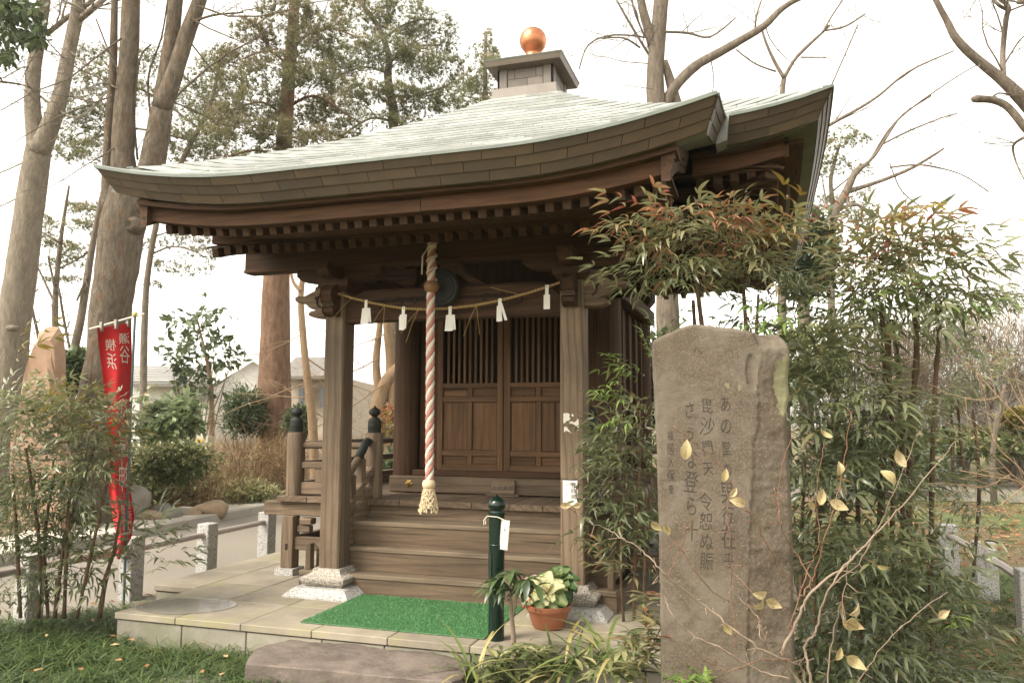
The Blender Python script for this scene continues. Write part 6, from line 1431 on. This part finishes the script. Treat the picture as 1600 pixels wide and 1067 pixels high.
cover('mondo_grass',[(-3.1,-.75),(-2.7,-.35),(-2.4,-.12),(-1.97,-.13),(-1.97,-.93),(-.5,-.95),(-.1,-1.2),(-.3,-1.9),(-1.6,-2.6),(-3.6,-2.2)],30000,.145,mond,.42)
cover('mondo_grass',[(.35,-1.0),(1.6,-.92),(2.1,-1.2),(1.7,-1.9),(.3,-1.6),(.2,-1.2)],2600,.15,mond,.5)
cover('wild_grass',[(2.3,-1.4),(2.3,.2),(2.4,4.0),(4.4,3.5),(4.6,.8),(3.4,-1.4)],7000,.17,mond,.6)
cover('wild_grass',[(-2.42,.5),(-2.36,4.2),(-2.75,4.2),(-2.6,.5)],500,.10,mond,.6)
cover('far_grass',[(3.,4.),(3.3,14.),(12,14.),(12,4.)],9000,.17,mond,.75,el=(.5,1.4))
cover('far_grass',[(3.,15.5),(4,26.),(18,26.),(18,15.5)],9000,.25,mond,.8,el=(.5,1.4))
cover('leaf_litter',[(-6.3,3.6),(-6.0,8),(-8.5,9),(-9,3)],2500,.08,litm,.6,LEAFB,(-.1,.4),3,-.19)
cover('leaf_litter',[(2.3,-1.4),(2.3,10),(9,12),(9,3),(4,-1.)],5000,.075,litm,.55,LEAFB,(-.1,.4),3,-.185)
cover('leaf_litter',[(-3.,-.7),(-2.5,-.2),(-2.,-.2),(-2.,-.95),(-.3,-.97),(-.2,-1.3),(-1.4,-2.2),(-3.1,-1.9)],45,.06,litm,.75,LEAFB,(-.1,.3),1,-.10)
cover('leaf_litter',[(-2.72,.2),(-2.4,.2),(-2.4,1.8),(-2.8,1.8)],160,.06,litm,.5,LEAFB,(-.1,.3),2,-.185)
# ---------------------------------------------------- twiggy bush with yellow leaves, nearest thing
tb=thing('twiggy_bush','nearly leafless twiggy bush with last yellow leaves before the stele','bush',tuple(np.array(W(1268,1067,3.0))*np.array((1,1,0))+np.array((0,0,-.2))))
TW=[[(1290,1230,16),(1280,1120,15),(1250,1067,13),(1222,1020,11),(1248,965,10),(1268,925,9),(1320,885,8),(1352,850,7),(1400,800,5),(1450,742,4),(1492,690,2.5)],
[(1288,1230,13),(1275,1120,11),(1258,1067,9),(1250,1040,8),(1200,1020,8),(1150,985,7.5),(1100,945,7),(1060,915,6.5),(1030,888,6),(1005,862,5),(975,842,4.5),(945,825,4),(915,812,3),(895,795,2)],
[(1230,1060,6),(1180,1045,6),(1130,1015,6),(1080,990,5.5),(1050,960,5),(1038,930,4),(1028,900,3)],
[(1285,1180,11),(1268,1067,10),(1258,1010,9),(1275,985,8),(1285,945,7),(1305,905,6),(1330,870,5)],
[(1245,930,4),(1205,860,4),(1165,790,4),(1120,720,3.5),(1080,690,3),(1048,664,2.5)],
[(1150,1010,3),(1143,930,3.5),(1142,860,3.5),(1138,800,3.5),(1134,735,2.5)],
[(1272,910,5),(1240,860,4),(1220,820,4),(1216,770,3.5),(1226,715,3),(1242,670,2)],
[(1255,930,5),(1275,890,5),(1292,830,4.5),(1312,760,3.5),(1322,700,3),(1332,640,2)],
[(1300,915,5),(1340,880,4),(1375,820,3.5),(1400,760,3),(1425,700,2.5),(1440,670,2)],
[(1040,905,3),(1058,870,3),(1068,845,3),(1085,808,2)],
[(1140,940,3),(1110,920,2.8),(1085,890,2.8),(1068,860,2.5),(1045,832,2)],
[(1225,1065,4),(1190,985,4),(1180,960,3.5),(1150,930,3)],
[(1235,1030,4),(1195,1030,4),(1145,1046,3.5),(1120,1040,3),(1090,1028,2)],
[(1340,1067,4),(1380,1010,3.5),(1430,960,3),(1480,925,2)],
[(1210,1010,5),(1190,1000,4.5),(1185,975,4)],[(1230,985,4),(1262,890,4),(1280,850,3),(1275,790,2.5),(1285,700,2)],[(1290,1100,6),(1300,1000,4),(1318,930,3),(1325,880,2)]]
TP=[]; RTW=bark('reddish_twig',(.15,.075,.045),(.27,.165,.11),None,20,.2)
for s in TW:
    p_,r_=ppath([(a_,b_,c_*.46) for a_,b_,c_ in s],3.0,.05,6); m=M(); 
    p_=[p+np.array([RT.gauss(0,.0025) for _ in range(3)]) for p in p_]
    m.tube(p_,r_,7); TP+=list(p_)
    for k in range(len(p_)//3):
        i=RT.randint(1,len(p_)-1); dd=np.array([RT.gauss(0,1) for _ in range(3)]); dd/=np.linalg.norm(dd); L=RT.uniform(.012,.04); m.tube([p_[i],p_[i]+dd*L,p_[i]+dd*L*1.25],[.0016,.0014,.0022],5)
    m.build('twig',RTW if TW.index(s) in (4,5,6,7,9,10,12,15) else bk_t,tb,smooth=True)
def yleaf(u,v,ang,L,mat,fold=.3,seed=0):
    rr=random.Random(seed); C=np.array(W(u,v,2.93+rr.uniform(-.05,.05))); ax=_r*math.cos(ang)+_u*math.sin(ang)+_f*rr.uniform(-.35,.35); ax/=np.linalg.norm(ax)
    sdv=np.cross(ax,_f+_r*rr.uniform(-.7,.7)+_u*rr.uniform(-.5,.5)); sdv/=np.linalg.norm(sdv); nn=np.cross(ax,sdv); cu_=rr.uniform(-.25,.5); fold=rr.uniform(.2,1.2); V=[];F=[];Q=[]
    NL,NW=8,5
    for i in range(NL):
        t=i/(NL-1); wd=L*.27*math.sin(math.pi*min(1,.04+t**.85*.96))+.0004
        for j in range(NW):
            s=(j-2)/2; V.append(C+ax*(t-.5)*L+sdv*s*wd+nn*(abs(s)*wd*fold+cu_*L*(t-.5)**2*4+.05*wd*math.sin(t*9+s*4))); Q.append(.5+.4*abs(s)-.3*(s==0)+rr.uniform(-.05,.05))
    for i in range(NL-1):
        for j in range(NW-1): F.append((i*NW+j,i*NW+j+1,(i+1)*NW+j+1,(i+1)*NW+j))
    b0=C-ax*L*.5+nn*cu_*L; k_=min(TP,key=lambda q:np.linalg.norm(q-b0)); b1=C-ax*L*.49+nn*cu_*L
    if np.linalg.norm(k_-b0)<.14: mm=M(); mm.tube([k_,(k_+b0)/2+np.array((0,0,.004)),b0,b1],[.0014,.0012,.0011,.0009],5); mm.build('leaf_stalk',bpy.data.materials['reddish_twig'],tb)
    return fast_mesh('leaf',np.array(V),np.array(F),np.clip(np.array(Q),0,1),yell,tb,None,smooth=True)
for k,(u,v,a_,L) in enumerate(((1024,822,-.5,30),(1042,826,-1.1,26),(1287,681,2.2,26),(1404,715,2.2,40),(1390,746,-.6,46),(1283,776,1.4,30),(1312,731,1.2,28),(1310,790,-.7,38),(1190,928,.1,34),(1186,944,.9,34),(1206,942,-.4,30),(1138,981,-1.,28),(1156,785,-.35,34),(1072,702,1.2,34),(1330,976,-.5,42),(1336,1034,-.8,38),(1310,1020,1.3,24),(1472,960,.3,26),(884,790,-.1,26),(902,788,.5,20),(1133,742,1.5,26),(1146,769,1.,24),(1380,886,-.2,26),(1268,788,-.9,20),(1336,952,.9,28),(1326,972,-.1,44))):
    yleaf(u,v,a_+RT.uniform(-.3,.3),L*RT.uniform(.65,.95)*2.93/FPX,yell,seed=k)
# pale bare twigs reaching in at the right edge
tb2=thing('twiggy_bush','pale bare arching twigs reaching in from the right picture edge','bush',tuple(np.array(W(1640,900,4.2))*np.array((1,1,0))+np.array((0,0,-.2))))
for s in ([(1660,980,8),(1640,850,6),(1600,760,4),(1550,745,3),(1500,735,2)],[(1660,980,7),(1650,800,5),(1620,690,4),(1560,620,3),(1510,565,2)],[(1650,900,6),(1620,780,4),(1580,740,3),(1530,690,2),(1480,660,1.6)],[(1640,820,5),(1600,740,3.5),(1560,700,3),(1545,660,2),(1535,600,1.6)],[(1620,690,3),(1590,600,3),(1575,550,2)],[(1600,760,3),(1560,790,2.4),(1520,800,1.8)],[(1560,620,2.6),(1530,625,2),(1480,615,1.5)],[(1640,700,4),(1600,640,3),(1560,560,2.4),(1545,520,1.6)],[(1580,740,2.4),(1540,760,2),(1500,758,1.5)]):
    p_,r_=ppath([(a_,b_,c_*.7) for a_,b_,c_ in s],4.,.06,5); m=M(); m.tube(p_,[max(x,.0016) for x in r_],6)
    for k in range(len(p_)//2):
        i=RT.randint(1,len(p_)-1); dd=(p_[i]-p_[i-1])/np.linalg.norm(p_[i]-p_[i-1])+np.array([RT.gauss(0,.6) for _ in range(3)]); dd/=np.linalg.norm(dd); L=RT.uniform(.05,.22); m.tube([p_[i],p_[i]+dd*L*.5+np.array((0,0,.01)),p_[i]+dd*L],[.0018,.0015,.001],4)
    m.build('twig',bk_r,tb2,smooth=True)
# ---------------------------------------------------- far buildings and small things
wallw=plain('pale_house_wall',(.62,.60,.56),.8,0,.05,2,.05); roofg=plain('grey_roof_tile',(.33,.32,.31),.85,0,.15,6,.2); trimw=plain('white_trim',(.75,.74,.70),.6); wallb=plain('tan_house_wall',(.42,.35,.28),.8,0,.1,3,.05); glass=plain('window_glass',(.10,.11,.12),.1,0,.1,2,0); dkr=plain('dark_roof_edge',(.17,.155,.14),.9)
def fbox(m,u0,u1,v0,v1,d0,d1,zlow=None):
    a_=np.array(W(u0,v1,d0));b_=np.array(W(u1,v1,d0)); top=W(u0,v0,d0)[2]; bot=zlow if zlow is not None else a_[2]; f=np.array((_f[0],_f[1],0)); f/=np.linalg.norm(f); dp=f*(d1-d0)
    q=[a_[:2],b_[:2],(b_+dp)[:2],(a_+dp)[:2]]; m.hexa([(*p,bot) for p in q]+[(*p,top) for p in q])
h1=thing('white_house','pale gabled house behind the conifer bush','house',tuple(np.array(W(370,640,36))*np.array((1,1,0))+np.array((0,0,-.2))))
m=M(); fbox(m,325,470,612,700,36,42,-.25); m.build('wall',wallw,h1)
f2=np.array((_f[0],_f[1],0)); f2/=np.linalg.norm(f2)
ap=np.array(W(396,557,35.6)); el_=np.array(W(316,606,35.6)); er=np.array(W(476,606,35.6))
m=M(); m.add([ap-np.array((0,0,.25)),el_+(ap-el_)*.02-np.array((0,0,.2)),er+(ap-er)*.02-np.array((0,0,.2))],[(0,1,2)]) if False else None
m=M(); m.sweep([[np.array(W(325,613,36)),np.array(W(470,613,36)),np.array(W(396,562,36))],[np.array(W(325,613,36))+f2*6,np.array(W(470,613,36))+f2*6,np.array(W(396,562,36))+f2*6]]); m.build('gable_wall',wallw,h1)
m=M()
for e in (el_,er):
    t_=np.array((0,0,.16)); m.hexa([e,e+f2*7,ap+f2*7,ap,e+t_,e+f2*7+t_,ap+f2*7+t_,ap+t_])
m.build('roof',roofg,h1)
m=M()
for e in (el_,er): m.hexa([e-f2*.05-np.array((0,0,.22)),e-f2*.02-np.array((0,0,.22)),ap-f2*.02-np.array((0,0,.22)),ap-f2*.05-np.array((0,0,.22)),e-f2*.05+t_,e-f2*.02+t_,ap-f2*.02+t_,ap-f2*.05+t_])
m.build('gable_trim',trimw,h1)
for (u0,u1,v0,v1) in ((340,356,622,640),(412,430,600,625)):
    m=M(); fbox(m,u0,u1,v0,v1,35.9,35.99); wn=m.build('window',glass,h1); m=M(); fbox(m,u0-2,u1+2,v1,v1+2.5,35.85,35.99); m.build('window_sill',trimw,wn)
h2=thing('low_house','low pale house with a grey tiled roof behind the broadleaf bush','house',tuple(np.array(W(260,640,30))*np.array((1,1,0))+np.array((0,0,-.2))))
m=M(); fbox(m,200,322,603,700,30,36,-.25); m.build('wall',wallw,h2)
m=M(); a_=np.array(W(192,600,29.5));b_=np.array(W(330,600,29.5)); c_=np.array(W(205,574,32.5)); d_=np.array(W(318,577,32.5)); t_=np.array((0,0,.1)); m.hexa([a_,b_,d_,c_,a_+t_,b_+t_,d_+t_,c_+t_]); rf_=m.build('roof',roofg,h2)
m=M()
for k in range(7):
    s=k/7; p=a_+(c_-a_)*s+t_; q=b_+(d_-b_)*s+t_; m.bar(p+np.array((0,0,.02)),q+np.array((0,0,.02)),.05,.05)
m.build('tile_courses',roofg,rf_,kind='stuff')
m=M(); fbox(m,192,330,599,604,29.4,29.6); m.build('gutter',dkr,h2)
for (u0,u1) in ((288,303),(308,318)):
    m=M(); fbox(m,u0,u1,611,626,29.9,29.99); m.build('window',glass,h2)
h3=thing('tan_house','tan two storey house glimpsed between conifer and porch post','house',tuple(np.array(W(480,640,28))*np.array((1,1,0))+np.array((0,0,-.2))))
m=M(); fbox(m,448,540,590,720,28,34,-.25); m.build('wall',wallb,h3)
m=M(); a_=np.array(W(432,592,27.3));b_=np.array(W(552,592,27.3)); c_=np.array(W(462,562,31)); d_=np.array(W(522,562,31)); m.hexa([a_,b_,d_,c_,a_+t_,b_+t_,d_+t_,c_+t_]); m.build('roof',dkr,h3)
for (u0,u1,v0,v1) in ((466,474,604,636),(482,488,604,638),(500,512,604,636)):
    m=M(); fbox(m,u0,u1,v0,v1,27.9,27.99); m.build('window',glass,h3)
# park lantern
lp=thing('park_lantern','white park lantern on a dark post seen through the porch','lantern',tuple(np.array(W(600,640,16))*np.array((1,1,0))+np.array((0,0,-.2))))
c=np.array(W(600,640,16)); 
m=M(); m.tube([(c[0],c[1],-.3),(c[0],c[1],c[2]-.02)],.05,10); m.build('post',dkr,lp)
m=M(); m.lathe([(.06,-.02),(.12,.0),(.15,.10),(.0,.10)],12,c); m.build('shade',paperm,lp,smooth=False)
m=M(); m.lathe([(.24,.10),(.25,.12),(.12,.20),(.03,.24),(.0,.24)],12,c); m.build('cap',plain('lantern_cap',(.30,.30,.29),.5),lp)
m=M()
for k in range(8): a_=k*math.pi/4; m.tube([(c[0]+.13*math.cos(a_),c[1]+.13*math.sin(a_),c[2]),(c[0]+.16*math.cos(a_),c[1]+.16*math.sin(a_),c[2]+.11)],.008,4)
m.build('cage',dkr,lp)
# utility box on the grass
ub=thing('utility_box','small cream box with a yellow label left of the hedge','box',tuple(np.array(W(308,690,13.5))*np.array((1,1,0))+np.array((0,0,-.2))))
m=M(); fbox(m,297,324,682,702,13.5,13.8); m.build('box_body',plain('cream_paint',(.55,.50,.38),.6),ub)
m=M(); fbox(m,307,316,686,691,13.49,13.495); m.build('label_plate',plain('yellow_paint',(.75,.45,.04),.6),ub)
m=M(); fbox(m,302,305,702,720,13.55,13.6,-.25); m.build('leg',wallb,ub); m=M(); fbox(m,316,319,702,720,13.55,13.6,-.25); m.build('leg',wallb,ub)
# low roof beyond hedge, overhead wires
for k,(pa,pb,sag) in enumerate((((-60,455),(640,520),.35),((-60,440),(700,470),.5))):
    A=np.array(W(*pa,26));B=np.array(W(*pb,30)); m=M(); m.tube([A+(B-A)*t-np.array((0,0,sag*4*t*(1-t))) for t in np.linspace(0,1,20)],.012,5)
    tag(m.build('overhead_wire',dkr,None,loc=A),['lower black overhead wire crossing the left sky','upper black overhead wire crossing the left sky'][k],'wire',kind='thing')

# ---------------------------------------------------- air
hm=bpy.data.materials.new('air'); hm.use_nodes=True; t=hm.node_tree; t.nodes.clear()
pv=t.nodes.new('ShaderNodeVolumePrincipled'); pv.inputs['Density'].default_value=HAZE; pv.inputs['Color'].default_value=(.97,.96,.94,1); pv.inputs['Anisotropy'].default_value=.3
ot=t.nodes.new('ShaderNodeOutputMaterial'); t.links.new(pv.outputs[0],ot.inputs['Volume'])
m=M(); m.box(-330,330,-330,330,-1.5,22); m.build('haze',hm,None,kind='stuff')
